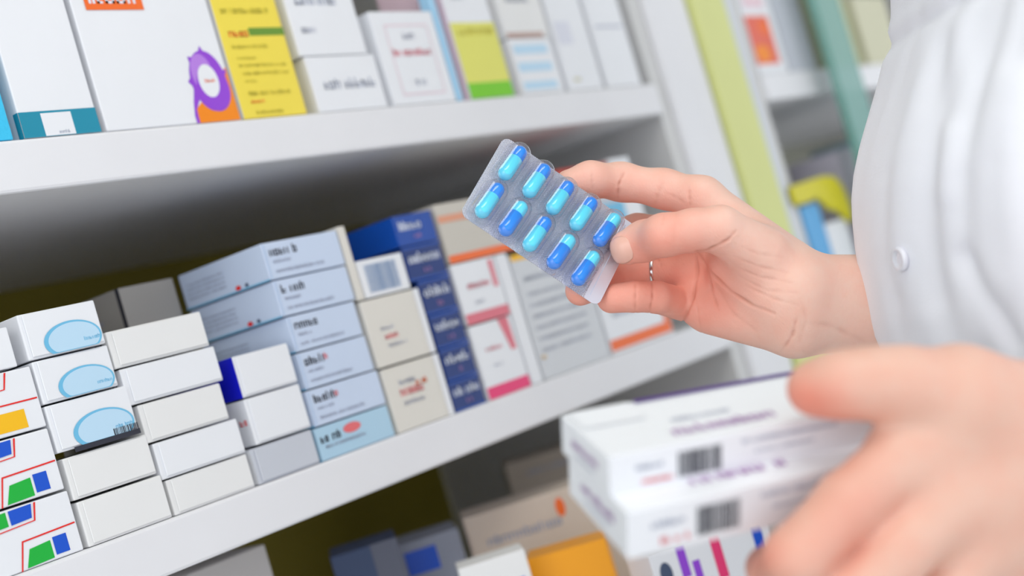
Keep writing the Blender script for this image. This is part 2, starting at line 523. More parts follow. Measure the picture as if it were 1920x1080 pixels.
g5 = 'pale blue cartons with dark lettering'
lab5 = ['ice blue carton with a red word, lowest of the pale blue stack', 'pale blue carton, second from the shelf, a red mark after its name',
        'pale blue carton, third from the shelf in the pale blue stack', 'pale blue carton, fourth from the shelf in the pale blue stack',
        'pale blue carton, second from the top, red dot on its side', 'pale blue carton, topmost of the pale blue stack']
z5 = [-0.0512, -0.0305, -0.0078, 0.0152, 0.0377, 0.0605, 0.0838]
x5 = [(0.5820, 0.6470), (0.5840, 0.6475), (0.5855, 0.6455), (0.5860, 0.6450), (0.5835, 0.6465), (0.5825, 0.6475)]
for i in range(6):
    b = CYANB if i == 0 else PALEB
    dd = [('t', 'f', 0.07, 0.07+(0.30, 0.28, 0.30, 0.36, 0.36, 0.34)[i], 0.62, 0.86, INKB),
          ('t', 'f', 0.09, 0.30, 0.42, 0.52, INKG), ('t', 'f', 0.09, 0.72, 0.16, 0.26, INKG), ('r', 'f', 0.012, 0.03, 0.02, 0.98, SIDEB)]
    if i == 0:
        dd = [('t', 'f', 0.04, 0.30, 0.52, 0.78, INKB), ('p', 'f', ell(0.47, 0.70, 0.12, 0.15), INKR), ('t', 'f', 0.08, 0.62, 0.34, 0.44, INKG)]
    if i in (1, 2):
        dd.append(('t', 'f', 0.35, 0.42, 0.66, 0.84, INKR))
    dd += [('t', 'l', 0.06, 0.52, 0.62-0.13*k, 0.68-0.13*k, INKG) for k in range(4)]
    dd += [('p', 'l', ell(0.64, 0.09, 0.03, 0.07), RED), ('p', 'l', ell(0.74, 0.10, 0.02, 0.05), INK), ('r', 'l', 0.0, 1.0, 0, 0.035, SKYD)]
    put(x5[i][0], x5[i][1], z5[i], z5[i+1]-0.0006, 0.08, b, lab5[i], g5, dd, rot=(0, 0.2, -0.2, 0.2, -0.2, 0.1)[i])

g6 = 'cream cartons right of the pale blue stack'
put(0.6510, 0.7065, ZM, -0.0095, 0.055, CREAM, 'cream carton with an orange red word, lowest right of the pale blue stack', g6,
    [('t', 'f', 0.22, 0.5, 0.70, 0.78, INKG), ('t', 'f', 0.20, 0.60, 0.52, 0.64, INKR), ('t', 'f', 0.5, 0.68, 0.62, 0.72, ORG2), ('t', 'f', 0.22, 0.6, 0.38, 0.45, INKL),
     ('r', 'f', 0.90, 1, 0, 1, WHITE)])
put(0.6500, 0.7060, -0.0085, 0.0355, 0.055, CREAM, 'cream carton with a faint red word under the barcode carton', g6,
    [('t', 'f', 0.2, 0.48, 0.52, 0.58, INKL), ('t', 'f', 0.20, 0.46, 0.38, 0.46, INKR), ('t', 'f', 0.22, 0.62, 0.26, 0.32, INKL), ('r', 'f', 0.90, 1, 0, 1, WHITE)])
put(0.6570, 0.7005, 0.0362, 0.0610, 0.05, WHITE, 'small white carton with a pale blue barcode facing front', g6,
    [('b', 'f', 0.12, 0.80, 0.12, 0.86, mat('ink_steel', (120, 150, 190), 0.5))])
put(0.6492, 0.6555, 0.0362, 0.0850, 0.035, CREAM, 'narrow cream carton standing on edge beside the barcode carton', g6)

g7 = 'navy cartons with white lettering'
lab7 = ['navy carton, lowest of the navy stack', 'navy carton, second from the shelf in the navy stack', 'navy carton, third from the shelf in the navy stack',
        'navy carton, third from the top of the navy stack', 'navy carton, second from the top of the navy stack', 'brighter blue carton, topmost of the navy stack']
z7 = [-0.0512, -0.0300, -0.0075, 0.0160, 0.0400, 0.0640, 0.0855]
for i in range(6):
    b = NAVYL if i == 5 else NAVY
    put((0.7075, 0.7085, 0.7080, 0.7070, 0.7015, 0.7010)[i] + (0.0005 if i < 4 else 0), 0.7410, z7[i], z7[i+1]-0.0006, 0.058 if i < 4 else 0.055, b, lab7[i], g7,
        [('t', 'f', 0.10, 0.90, 0.50, 0.80, INKW), ('t', 'f', 0.42, 0.60, 0.20, 0.36, INKV), ('r', 'f', 0, 1, 0.0, 0.07, NAVYL), ('r', 'f', 0, 1, 0.92, 1.0, NAVYL),
         ('r', 'l', 0.0, 0.12, 0, 1, SKY)])

g8 = 'white cartons with pink print'
put(0.7455, 0.7935, ZM, 0.0010, 0.055, WHITE, 'white carton with a hot pink foot, right of the navy stack on the shelf', g8,
    [('r', 'f', 0, 1, 0, 0.16, PINK), ('p', 'f', [(0.80, 0.55), (0.92, 0.55), (0.90, 1.0), (0.66, 1.0)], PINKL), ('t', 'f', 0.22, 0.62, 0.62, 0.68, PINKL),
     ('t', 'f', 0.3, 0.5, 0.4, 0.44, INKL)], side=WHITE)
put(0.7455, 0.7940, 0.0018, 0.0450, 0.055, WHITE, 'white carton with a rose foot stacked above the hot pink one', g8,
    [('r', 'f', 0, 1, 0, 0.17, PINKL), ('r', 'f', 0.82, 0.92, 0.5, 0.95, PINKL), ('t', 'f', 0.22, 0.72, 0.56, 0.66, PINKL), ('t', 'f', 0.3, 0.5, 0.3, 0.36, INKL)])
put(0.7965, 0.8090, ZM, 0.0450, 0.055, WHITE, 'narrow white carton standing right of the pink printed pair', None)
put(0.8120, 0.8990, ZM, 0.0420, 0.055, mat('card_cool_grey', (214, 217, 222), 0.5), 'large pale grey carton with grey print beneath the blister pack', None,
    [('r', 'f', 0, 1, 0.95, 1, GOLD), ('t', 'f', 0.1, 0.7, 0.78, 0.82, INKG)]+[('t', 'f', 0.08, 0.8, 0.66-0.09*k, 0.69-0.09*k, INKL) for k in range(6)]+
    [('t', 'f', 0.03, 0.1, 0.16, 0.2, GOLD)])
put(0.7460, 0.8960, 0.0456, 0.0880, 0.055, mat('card_stone', (206, 200, 190), 0.5), 'stone coloured carton with two orange lines on top of the pink printed pair', None,
    [('r', 'f', 0, 1, 0.0, 0.13, ORG2), ('r', 'f', 0, 1, 0.68, 0.80, mat('print_apricot', (228, 160, 130), 0.5))])
put(0.9030, 0.9960, ZM, 0.0100, 0.055, WHITE, 'white carton with an orange line along its foot, under the little finger', None,
    [('r', 'f', 0, 0.97, 0.04, 0.18, ORG2), ('r', 'f', 0.90, 0.985, 0.04, 0.62, ORG2), ('t', 'f', 0.15, 0.7, 0.45, 0.55, INKL)])
put(0.9040, 0.9780, 0.0106, 0.0780, 0.055, GREYW, 'blue grey carton seen between the index and middle fingers', None,
    [('r', 'f', 0.5, 1, 0.4, 0.8, SKYD)])
put(0.9000, 0.9700, 0.0786, 0.0980, 0.055, mat('card_brick_red', (205, 62, 40), 0.45), 'brick red carton lying above the index finger', None)
put(0.9740, 1.0050, 0.0106, 0.1000, 0.055, WHITE, 'white carton standing right of the brick red one', None)

# ------------------------------------------------------------------ neighbouring bay
g9 = 'cartons in the bay beyond the lime green strip'
put(1.2850, 1.3500, ZU, 0.262, 0.06, WHITE, 'white carton with a red and orange picture, beyond the lime strip', g9,
    [('r', 'f', 0.0, 0.78, 0.09, 0.58, mat('print_coral', (232, 110, 90), 0.5)), ('p', 'f', ell(0.3, 0.2, 0.25, 0.09), ORG), ('p', 'f', ell(0.55, 0.46, 0.2, 0.08), ORG2),
     ('r', 'f', 0.1, 0.78, 0.66, 0.9, BLUSH)])
put(1.3550, 1.4200, ZU, 0.258, 0.06, GREYW, 'pale grey carton behind the glass edge, beside the red pictured one', g9)
put(1.2850, 1.3600, ZM, 0.1250, 0.06, mat('card_mist', (206, 204, 210), 0.5), 'mist grey carton standing behind the yellow shelf tag', g9,
    [('t', 'f', 0.1, 0.8, 0.5, 0.55, INKL), ('p', 'f', ell(0.9, 0.86, 0.09, 0.05), PINKL)], y=F+0.05)
put(1.2850, 1.3250, ZM, 0.0230, 0.045, mat('card_azure', (96, 172, 226), 0.45), 'azure blue carton under the yellow shelf tag', g9)
put(1.3270, 1.3780, ZM, 0.0000, 0.045, WHITE, 'white carton beside the azure one under the yellow shelf tag', g9)
put(1.4700, 1.5400, ZU, 0.250, 0.06, mat('card_sage', (186, 190, 150), 0.5), 'sage green carton on the upper shelf beyond the glass', g9)
put(1.5600, 1.6600, ZU, 0.240, 0.06, mat('card_sand', (206, 204, 176), 0.5), 'sand coloured carton on the upper shelf beside the white coat', g9)
put(1.4700, 1.5600, ZM, 0.080, 0.06, mat('card_steel', (150, 172, 182), 0.5), 'steel blue carton on the middle shelf beyond the glass', g9)
put(1.4050, 1.4550, ZM, 0.070, 0.06, mat('card_lilac_grey', (190, 186, 198), 0.5), 'lilac grey carton behind the glass edge on the middle shelf', g9)
# yellow shelf tag: bent plate, thicker at its right end
YTAG = mat('plastic_yellow', (214, 204, 0), 0.35)
prof = [(1.2670, 0.0440), (1.300, 0.0455), (1.345, 0.0470), (1.372, 0.0440), (1.384, 0.0330), (1.390, 0.0120), (1.387, -0.0020), (1.375, -0.0060),
        (1.366, 0.0020), (1.352, 0.0100), (1.338, 0.0120), (1.326, 0.0220), (1.316, 0.0270), (1.300, 0.0250), (1.2680, 0.0245), (1.2650, 0.0330)]
bm = bmesh.new()
vs = [bm.verts.new((x-1.33, 0, z)) for x, z in prof]
fc = bm.faces.new(vs)
r = bmesh.ops.extrude_face_region(bm, geom=[fc])
for v in r['geom']:
    if isinstance(v, bmesh.types.BMVert): v.co.y -= 0.004
bmesh.ops.recalc_face_normals(bm, faces=bm.faces[:])
bmesh.ops.bevel(bm, geom=[e for e in bm.edges if abs(e.verts[0].co.y-e.verts[1].co.y) < 1e-6], offset=0.001, segments=2, affect='EDGES')
ym = MB(); ym.addbm(bm, YTAG)
yt = ym.build('shelf_tag', None, Matrix.Translation((1.33, F+0.001, CAMZ)))
tag(yt, 'yellow plastic bent tag clipped over the azure carton', 'shelf tag')
# teal glass door edge
GL = bpy.data.materials.new('teal_glass')
GL.use_nodes = True
nt = GL.node_tree
bs = nt.nodes['Principled BSDF']
bs.inputs['Base Color'].default_value = srgb(120, 176, 166)
bs.inputs['Roughness'].default_value = 0.15
bs.inputs['Alpha'].default_value = 0.72
gm = MB(); gm.box(0, 0.062, 0, 0.010, 0, 1.9, GL, bev=0.002)
gd = gm.build('glass_panel', None, Matrix.Translation((1.388, F-0.03, 0.0)))
tag(gd, 'tall narrow teal glass panel edge in front of the far bay', 'glass panel')

# ------------------------------------------------------------------ lower shelf
ZL = -0.2628
g10 = 'cartons on the dim lower shelf'


def lower(px, py, Z, wd, yaw, z_bot, dep, base, label, decs=(), side=None, **kw):
    """top left front corner at photo point, standing down to z_bot"""
    p = at(px, py, Z)
    SEED[0] += 1
    h = p.z-(CAMZ+z_bot)
    mw = Matrix.Translation((p.x, p.y, CAMZ+z_bot)) @ Matrix.Rotation(math.radians(yaw), 4, 'Z')
    return carton(wd, dep, h, base, decs, side, None, label, g10, mw, SEED[0], **kw)


STONE = mat('card_putty', (214, 200, 186), 0.5)
# yaw -52 turns a carton's front to the camera; -30 or so is halfway
lower(866, 974, 1.02, 0.110, -47, -0.2060, 0.05, STONE, 'putty coloured carton with dark lettering and an orange dot on the lower shelf',
      [('t', 'f', 0.12, 0.62, 0.68, 0.77, INKG), ('p', 'f', ell(0.64, 0.84, 0.032, 0.09), ORG2), ('t', 'f', 0.12, 0.2, 0.46, 0.54, INKG), ('t', 'f', 0.14, 0.30, 0.22, 0.31, INKG),
       ('r', 'f', 0.04, 0.6, 0.0, 0.10, mat('print_salmon', (222, 140, 110), 0.5))])
p0 = at(866, 974, 1.02)
SEED[0] += 1
carton(0.112, 0.052, -0.2065-ZL, WARMW, (), None, None, 'off white carton under the putty coloured one', g10,
       Matrix.Translation((p0.x, p0.y+0.001, CAMZ+ZL)) @ Matrix.Rotation(math.radians(-47), 4, 'Z'), SEED[0])
lower(985, 1051, 0.93, 0.054, -56, ZL, 0.035, mat('card_amber', (240, 160, 10), 0.4), 'amber carton with a red and white logo block beneath the held boxes',
      [('t', 'f', 0.12, 0.5, 0.70, 0.86, INKR)])
lower(858, 1068, 0.90, 0.044, -46, ZL, 0.03, WARMW, 'off white carton with blue print left of the amber one', [('r', 'f', 0.5, 0.9, 0.7, 0.86, BLUE)])
lower(945, 872, 1.22, 0.085, -48, ZL, 0.05, mat('card_taupe', (176, 164, 150), 0.5), 'taupe carton at the back of the lower shelf', [('t', 'f', 0.2, 0.7, 0.9, 0.93, INKG)])
lower(618, 1046, 0.95, 0.046, -44, ZL, 0.05, mat('card_slate_blue', (58, 74, 108), 0.5), 'slate blue carton on the lower shelf', [('r', 'f', 0.6, 1, 0.0, 1, mat('print_dim_grey', (96, 100, 116), 0.5))])
lower(740, 1026, 1.00, 0.046, -44, ZL, 0.05, mat('card_ash', (150, 156, 172), 0.5), 'ash grey carton with a blue stripe on the lower shelf', [('r', 'f', 0.1, 0.6, 0.82, 0.95, BLUE)])
lower(350, 1078, 0.86, 0.06, -5, ZL, 0.05, mat('card_dove', (196, 192, 190), 0.5), 'dove grey carton at the left of the lower shelf')
lower(1215, 1042, 0.86, 0.080, -38, ZL, 0.05, WHITE, 'white carton with purple, magenta and blue marks beneath the held boxes',
      [('r', 'f', 0.22, 0.29, 0.80, 1.0, PURP), ('r', 'f', 0.50, 0.58, 0.72, 1.0, PINK), ('r', 'f', 0.32, 0.38, 0.70, 0.88, PURP), ('p', 'f', ell(0.1, 0.86, 0.05, 0.07), INK),
       ('r', 'f', 0.85, 0.93, 0.5, 1.0, BLUE)])

# ------------------------------------------------------------------ signed distance modelling for skin


class Grid:
    def __init__(s, lo, hi, h):
        s.lo, s.h = np.array(lo, np.float32), h
        s.n = np.ceil((np.array(hi)-np.array(lo))/h).astype(int)+1
        s.d = np.full(s.n, 0.05, np.float32)
        s.ax = [s.lo[i]+h*np.arange(s.n[i], dtype=np.float32) for i in range(3)]

    def region(s, lo, hi):
        a = np.clip(np.floor((lo-s.lo)/s.h).astype(int), 0, s.n-1)
        b = np.clip(np.ceil((hi-s.lo)/s.h).astype(int)+1, 1, s.n)
        return tuple(slice(a[i], b[i]) for i in range(3))

    def fields(s, sl):
        return (s.ax[0][sl[0]][:, None, None], s.ax[1][sl[1]][None, :, None], s.ax[2][sl[2]][None, None, :])

    def cap(s, a, b, ra, rb, k=0.0, sub=False):
        a, b = np.array(a, np.float32), np.array(b, np.float32)
        m = max(ra, rb)+k+0.006
        sl = s.region(np.minimum(a, b)-m, np.maximum(a, b)+m)
        X, Y, Z = s.fields(sl)
        ba = b-a
        L = float(ba@ba)+1e-12
        t = np.clip(((X-a[0])*ba[0]+(Y-a[1])*ba[1]+(Z-a[2])*ba[2])/L, 0, 1)
        q = np.sqrt((X-a[0]-t*ba[0])**2+(Y-a[1]-t*ba[1])**2+(Z-a[2]-t*ba[2])**2)-(ra+(rb-ra)*t)
        D = s.d[sl]
        if sub:
            h = np.maximum(k-np.abs(D+q), 0)/max(k, 1e-9)
            s.d[sl] = np.maximum(D, -q)+h*h*k/4
        elif k > 0:
            h = np.maximum(k-np.abs(D-q), 0)/k
            s.d[sl] = np.minimum(D, q)-h*h*k/4
        else:
            s.d[sl] = np.minimum(D, q)

    def merge(s, other_d, k):
        h = np.maximum(k-np.abs(s.d-other_d), 0)/k
        s.d = np.minimum(s.d, other_d)-h*h*k/4

    def mesh(s):
        """naive surface nets"""
        d = s.d
        ins = d < 0
        n = s.n
        cnt = np.zeros(n-1, np.int8)
        for i in (0, 1):
            for j in (0, 1):
                for k in (0, 1):
                    cnt += ins[i:n[0]-1+i, j:n[1]-1+j, k:n[2]-1+k]
        act = (cnt > 0) & (cnt < 8)
        idx = np.argwhere(act)
        vid = np.full(n-1, -1, np.int32)
        vid[act] = np.arange(len(idx))
        acc = np.zeros((len(idx), 3)); num = np.zeros(len(idx))
        for ax in range(3):
            o1, o2 = [x for x in range(3) if x != ax]
            for p in (0, 1):
                for q in (0, 1):
                    c0 = idx.copy(); c0[:, o1] += p; c0[:, o2] += q
                    c1 = c0.copy(); c1[:, ax] += 1
                    d0 = d[c0[:, 0], c0[:, 1], c0[:, 2]].astype(float); d1 = d[c1[:, 0], c1[:, 1], c1[:, 2]].astype(float)
                    cr = (d0 < 0) != (d1 < 0)
                    t = np.where(cr, d0/(d0-d1+1e-12*(d0 == d1)), 0)
                    pos = c0.astype(float); pos[:, ax] += t
                    acc[cr] += pos[cr]; num[cr] += 1
        V = acc/num[:, None]*s.h+s.lo
        Q = []
        for ax in range(3):
            o1, o2 = (ax+1) % 3, (ax+2) % 3
            sl0 = [slice(None)]*3; sl1 = [slice(None)]*3
            sl0[ax] = slice(0, n[ax]-1); sl1[ax] = slice(1, n[ax])
            A, B = ins[tuple(sl0)], ins[tuple(sl1)]
            e = np.argwhere(A != B)
            e = e[(e[:, o1] > 0) & (e[:, o2] > 0) & (e[:, o1] < n[o1]-1) & (e[:, o2] < n[o2]-1)]
            flip = ~A[e[:, 0], e[:, 1], e[:, 2]]

            def g(da, db):
                c = e.copy(); c[:, o1] -= da; c[:, o2] -= db
                return vid[c[:, 0], c[:, 1], c[:, 2]]
            q = np.stack([g(1, 1), g(0, 1), g(0, 0), g(1, 0)], 1)
            q[flip] = q[flip][:, ::-1]
            Q.append(q)
        Q = np.concatenate(Q)
        return V, Q


def relax(V, Q, it=2, lam=0.5):
    for _ in range(it):
        S = np.zeros_like(V); N = np.zeros(len(V))
        for a, b in ((0, 1), (1, 2), (2, 3), (3, 0)):
            np.add.at(S, Q[:, a], V[Q[:, b]]); np.add.at(N, Q[:, a], 1)
            np.add.at(S, Q[:, b], V[Q[:, a]]); np.add.at(N, Q[:, b], 1)
        V = V*(1-lam)+lam*S/N[:, None]
    return V


def vnormals(V, Q):
    n = np.cross(V[Q[:, 2]]-V[Q[:, 0]], V[Q[:, 3]]-V[Q[:, 1]])
    N = np.zeros_like(V)
    for i in range(4):
        np.add.at(N, Q[:, i], n)
    return N/(np.linalg.norm(N, axis=1)[:, None]+1e-12)


def pxof(V):
    return V[:, 0]/V[:, 2]*FPX+960, V[:, 1]/V[:, 2]*FPX+540


def polydist(px, py, pts, par=False):
    best = np.full(len(px), 1e9)
    u = np.zeros(len(px))
    seg = [math.hypot(b[0]-a[0], b[1]-a[1]) for a, b in zip(pts[:-1], pts[1:])]
    tot, acc = sum(seg), 0.0
    for ((x0, y0), (x1, y1)), L in zip(zip(pts[:-1], pts[1:]), seg):
        dx, dy = x1-x0, y1-y0
        t = np.clip(((px-x0)*dx+(py-y0)*dy)/(dx*dx+dy*dy), 0, 1)
        d = np.hypot(px-x0-t*dx, py-y0-t*dy)
        u = np.where(d < best, (acc+t*L)/tot, u)
        best = np.minimum(best, d)
        acc += L
    return (best, u) if par else best


# blister pack frame (needed by the thumb): centre, long axis a, short axis b (down), normal to the camera
BZ = 0.700
bc = cp(1033, 414, BZ)
sc = FPX/BZ
av = np.array([255.5, 170.5, 55.0])/sc
bv = np.array([-82.0, 152.0, -90.0])/sc
bv = bv-av*(av@bv)/(av@av)
LA, LB = np.linalg.norm(av), np.linalg.norm(bv)
ua, ub = av/LA, bv/LB
un = np.cross(ua, ub)
if un[2] > 0: un = -un


KZ = 1/abs(float(un[2]))


def plane_z(px, py, off=0.0):
    """distance at which the line through (px,py) meets the pack plane moved off along its normal"""
    r = np.array([(px-960)/FPX, (py-540)/FPX, 1.0])
    return float(((bc+un*off)@un)/(r@un))


# ---- right hand (palm towards us), forearm
RH = Grid((0.014, -0.068, 0.655), (0.215, 0.052, 0.785), 0.0008)
PALM = [((1316, 374, .724, 11.3), (1470, 492, .708, 13.5)), ((1305, 440, .737, 11), (1480, 530, .714, 14)),
        ((1296, 506, .737, 10.5), (1490, 565, .714, 14)), ((1298, 566, .729, 9.6), (1490, 603, .706, 13.5)),
        ((1330, 585, .724, 10.5), (1480, 612, .700, 13.6)), ((1400, 478, .704, 12.5), (1490, 545, .698, 17)),
        ((1500, 527, .702, 13.2), (1690, 530, .722, 14)), ((1500, 612, .702, 13.4), (1690, 606, .722, 15)),
        ((1500, 570, .702, 16), (1700, 567, .724, 19)), ((1370, 500, .712, 11.5), (1470, 570, .700, 15))]
for (a, b) in PALM:
    RH.cap(cp(*a[:3]), cp(*b[:3]), a[3]/1000, b[3]/1000, 0.009)
ztip = plane_z(1175, 463, 0.0)-0.0084*KZ
THUMB = [(1176, 464, ztip, 8.7), (1208, 452, ztip-0.001, 10.0), (1245, 441, .688, 10.3), (1300, 432, .686, 10.2), (1350, 430, .688, 11.3), (1425, 478, .697, 14.5)]
TG = Grid((0.014, -0.068, 0.655), (0.215, 0.052, 0.785), 0.0008)


def chain(G, pts, k=0.002):
    for a, b in zip(pts[:-1], pts[1:]):
        G.cap(cp(*a[:3]), cp(*b[:3]), a[3]/1000, b[3]/1000, k)


chain(TG, THUMB, 0.003)
RH.merge(TG.d, 0.006)
zi = plane_z(1082, 346, 0.0)
INDEX = [(1316, 373, .724, 11.0), (1245, 354, .733, 9.6), (1165, 341, .737, 9.4), (1107, 337, .727, 8.8), (1068, 347, zi+0.0086*KZ, 8.0)]
chain(RH, INDEX, 0.005)
MIDDLE = [(1305, 442, .737, 10.5), (1195, 434, .752, 9.2), (1110, 455, .745, 8.4), (1062, 478, plane_z(1062, 478)+0.0084*KZ, 7.8)]
TG.d[:] = 0.05
chain(TG, MIDDLE, 0.003)
RH.merge(TG.d, 0.004)
RING = [(1296, 506, .737, 9.8), (1215, 510, .744, 8.8), (1150, 522, .738, 8.2), (1088, 545, plane_z(1088, 545)+0.0084*KZ, 7.5)]
TG.d[:] = 0.05
chain(TG, RING, 0.002)
RH.merge(TG.d, 0.003)
zp = plane_z(1145, 560)
PINKY = [(1284, 572, .732, 8.6), (1231, 557, .7125, 8.1), (1190, 556, .7085, 7.8), (1146, 560, max(zp+0.0080*KZ, .706), 7.3)]
TG.d[:] = 0.05
chain(TG, PINKY, 0.0015)
RH.merge(TG.d, 0.0012)
V, Q = RH.mesh()
V = relax(V, Q, 2)
N = vnormals(V, Q)
if (N[:, 2] @ np.sign(V[:, 2]-V[:, 2].mean())) < 0:
    Q = Q[:, ::-1]; N = -N
front = (N[:, 2] < 0.35)
px, py = pxof(V)
CREASES = [   # points, depth mm, half width px, limit of distance from the eye
    ([(1303, 474), (1307, 513), (1298, 560), (1278, 614)], 1.5, 3.4, .698), ([(1308, 472), (1335, 513), (1370, 548), (1413, 573), (1452, 588)], 1.1, 3.4, .66),
    ([(1322, 496), (1335, 544), (1347, 582)], 0.7, 3.0, .69), ([(1304, 472), (1328, 469), (1363, 451), (1380, 433)], 1.0, 3.0, .66),
    ([(1494, 596), (1485, 630), (1466, 658)], 0.8, 3.4, .66), ([(1172, 323), (1163, 345), (1158, 372)], 0.9, 3.0, .70), ([(1110, 320), (1112, 354)], 0.5, 3.0, .70),
    ([(1242, 342), (1228, 383)], 0.35, 5, .70), ([(1292, 350), (1293, 388)], 0.5, 4, .70), ([(1246, 360), (1270, 372), (1290, 391)], 0.3, 4, .70),
    ([(1191, 528), (1192, 586)], 0.8, 2.6, .695), ([(1221, 526), (1224, 560), (1217, 588)], 0.8, 2.6, .695), ([(1226, 470), (1238, 492), (1240, 500)], 0.5, 2.6, .70),
    ([(1247, 398), (1240, 430)], 0.25, 4, .66), ([(1268, 396), (1262, 470)], 0.2, 4, .66),
    ([(1380, 500), (1425, 520), (1490, 530)], 0.45, 3.0, .66), ([(1375, 480), (1430, 502), (1480, 512)], 0.4, 3.0, .66),
    ([(1390, 462), (1425, 476), (1470, 482)], 0.35, 3.0, .66), ([(1385, 518), (1440, 545), (1500, 548)], 0.35, 3.0, .66), ([(1400, 535), (1450, 560), (1500, 572)], 0.45, 3.0, .66), ([(1305, 560), (1310, 600), (1320, 628)], 0.3, 3, .68), ([(1335, 520), (1375, 590), (1420, 620)], 0.35, 4, .66),
    ([(1502, 560), (1512, 600), (1500, 640)], 0.3, 4, .66), ([(1515, 606), (1560, 612), (1620, 640)], 0.4, 6, .66)]
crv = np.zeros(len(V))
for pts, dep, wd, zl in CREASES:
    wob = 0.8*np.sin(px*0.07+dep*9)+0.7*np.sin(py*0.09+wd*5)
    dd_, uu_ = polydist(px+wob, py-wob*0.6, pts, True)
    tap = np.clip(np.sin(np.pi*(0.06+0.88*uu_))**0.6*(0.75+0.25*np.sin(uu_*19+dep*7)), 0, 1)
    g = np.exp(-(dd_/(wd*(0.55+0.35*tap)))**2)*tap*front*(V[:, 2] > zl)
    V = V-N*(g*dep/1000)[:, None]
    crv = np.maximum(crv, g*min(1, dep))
# colouring of the skin: rosier where palm and finger pads are, paler on wrist and thumb side
REDS = [(1270, 500, 60, .9), (1150, 570, 40, .75), (1080, 560, 40, 1.0), (1090, 335, 50, .45), (1270, 380, 45, .5), (1300, 590, 60, .45), (1180, 515, 50, 1.0), (1400, 610, 90, .35),
        (1330, 540, 60, .35), (1190, 480, 28, .3), (1180, 350, 50, .3), (1245, 550, 40, .3)]
red = np.zeros(len(V))
for x, y, r_, a in REDS:
    red += a*np.exp(-((px-x)**2+(py-y)**2)/(2*r_*r_))
red = np.clip(red, 0, 1.1)
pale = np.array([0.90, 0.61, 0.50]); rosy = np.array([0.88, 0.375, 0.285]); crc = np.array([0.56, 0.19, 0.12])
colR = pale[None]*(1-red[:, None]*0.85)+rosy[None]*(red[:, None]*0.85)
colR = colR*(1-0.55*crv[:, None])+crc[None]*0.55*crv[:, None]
VR, QR = V, Q

# thumbnail: a curved plate laid on the thumb


def sd_thumb(P):
    best = 9.0
    for a, b in zip(THUMB[:-1], THUMB[1:]):
        A, B = cp(*a[:3]).astype(float), cp(*b[:3]).astype(float)
        t = min(1, max(0, float((P-A)@(B-A))/float((B-A)@(B-A))))
        best = min(best, float(np.linalg.norm(P-A-t*(B-A)))-(a[3]+(b[3]-a[3])*t)/1000)
    return best


nv, nf = [], []
nu, nw = 22, 22
NC = (1165.5, 469.0)           # nail centre in the photo
ax1 = np.array([-0.90, 0.30]); ax1 /= np.linalg.norm(ax1)     # towards the tip
ax2 = np.array([ax1[1], -ax1[0]])
for i in range(nu):
    for j in range(nw):
        u, v = -1+2*i/(nu-1), -1+2*j/(nw-1)
        # superellipse map from square to nail outline
        uu = u*math.sqrt(1-0.42*v*v)
        vv = v*math.sqrt(1-0.42*u*u)
        p = np.array(NC)+ax1*uu*20.5+ax2*vv*25.5
        z = ztip-0.014
        for _ in range(40):
            P = np.array([(p[0]-960)/FPX*z, (p[1]-540)/FPX*z, z])
            dd = sd_thumb(P)
            z += min(max(dd, -0.001), 0.001)*0.9
            if abs(dd) < 1e-5: break
            if z > ztip+0.004: break
        edge = max(abs(u), abs(v))
        z -= 0.00014*(1-edge**8)+0.00003
        nv.append(c2w(np.array([(p[0]-960)/FPX*z, (p[1]-540)/FPX*z, z])))
for i in range(nu-1):
    for j in range(nw-1):
        a = i*nw+j
        nf.append((a, a+1, a+nw+1, a+nw))

# ---- left hand, close to the lens (back of the hand towards us)
LH = Grid((0.068, 0.005, 0.43), (0.285, 0.145, 0.565), 0.0013)
LP = [((1700, 850, .489, 13), (1960, 790, .505, 18)), ((1765, 952, .487, 12.8), (1980, 880, .503, 19)), ((1815, 1040, .494, 12.5), (2000, 960, .508, 18)),
      ((1850, 1120, .506, 11.5), (2010, 1040, .513, 16)), ((1800, 742, .492, 15.5), (1960, 790, .505, 18)), ((1800, 745, .495, 14), (1725, 835, .497, 10)),
      ((1970, 850, .508, 24), (2250, 880, .525, 28))]
for a, b in LP:
    LH.cap(cp(*a[:3]), cp(*b[:3]), a[3]/1000, b[3]/1000, 0.014)
chain(LH, [(1527, 729, .4905, 9.6), (1575, 722, .487, 10.8), (1640, 718, .486, 11.4), (1700, 722, .487, 12.4), (1800, 745, .492, 15.5)], 0.006)
LT = Grid((0.068, 0.005, 0.43), (0.285, 0.145, 0.565), 0.0013)
chain(LT, [(1700, 856, .489, 12.6), (1590, 945, .478, 11), (1492, 1046, .474, 10.6), (1455, 1088, .495, 9.4), (1440, 1065, .520, 8.4)], 0.003)
LH.merge(LT.d, 0.005)
LT.d[:] = 0.05
chain(LT, [(1765, 958, .487, 12.4), (1680, 1040, .478, 11), (1600, 1125, .474, 10.6), (1560, 1170, .495, 9.4), (1530, 1150, .522, 8.4)], 0.003)
LH.merge(LT.d, 0.004)
LT.d[:] = 0.05
chain(LT, [(1815, 1045, .494, 12), (1760, 1130, .486, 10.4), (1700, 1210, .484, 10)], 0.003)
LH.merge(LT.d, 0.004)
LH.d[-1, :, :] = 0.01
VL, QL = LH.mesh()
VL = relax(VL, QL, 2)
NL = vnormals(VL, QL)
pxl, pyl = pxof(VL)
redl = np.zeros(len(VL))
for x, y, r_, a in [(1490, 765, 45, 1.0), (1560, 780, 50, .5), (1620, 960, 50, .35), (1450, 1020, 60, .35), (1580, 1040, 50, .3), (1560, 880, 60, .2), (1420, 1050, 30, .6)]:
    redl += a*np.exp(-((pxl-x)**2+(pyl-y)**2)/(2*r_*r_))
redl = np.clip(redl, 0, 1)
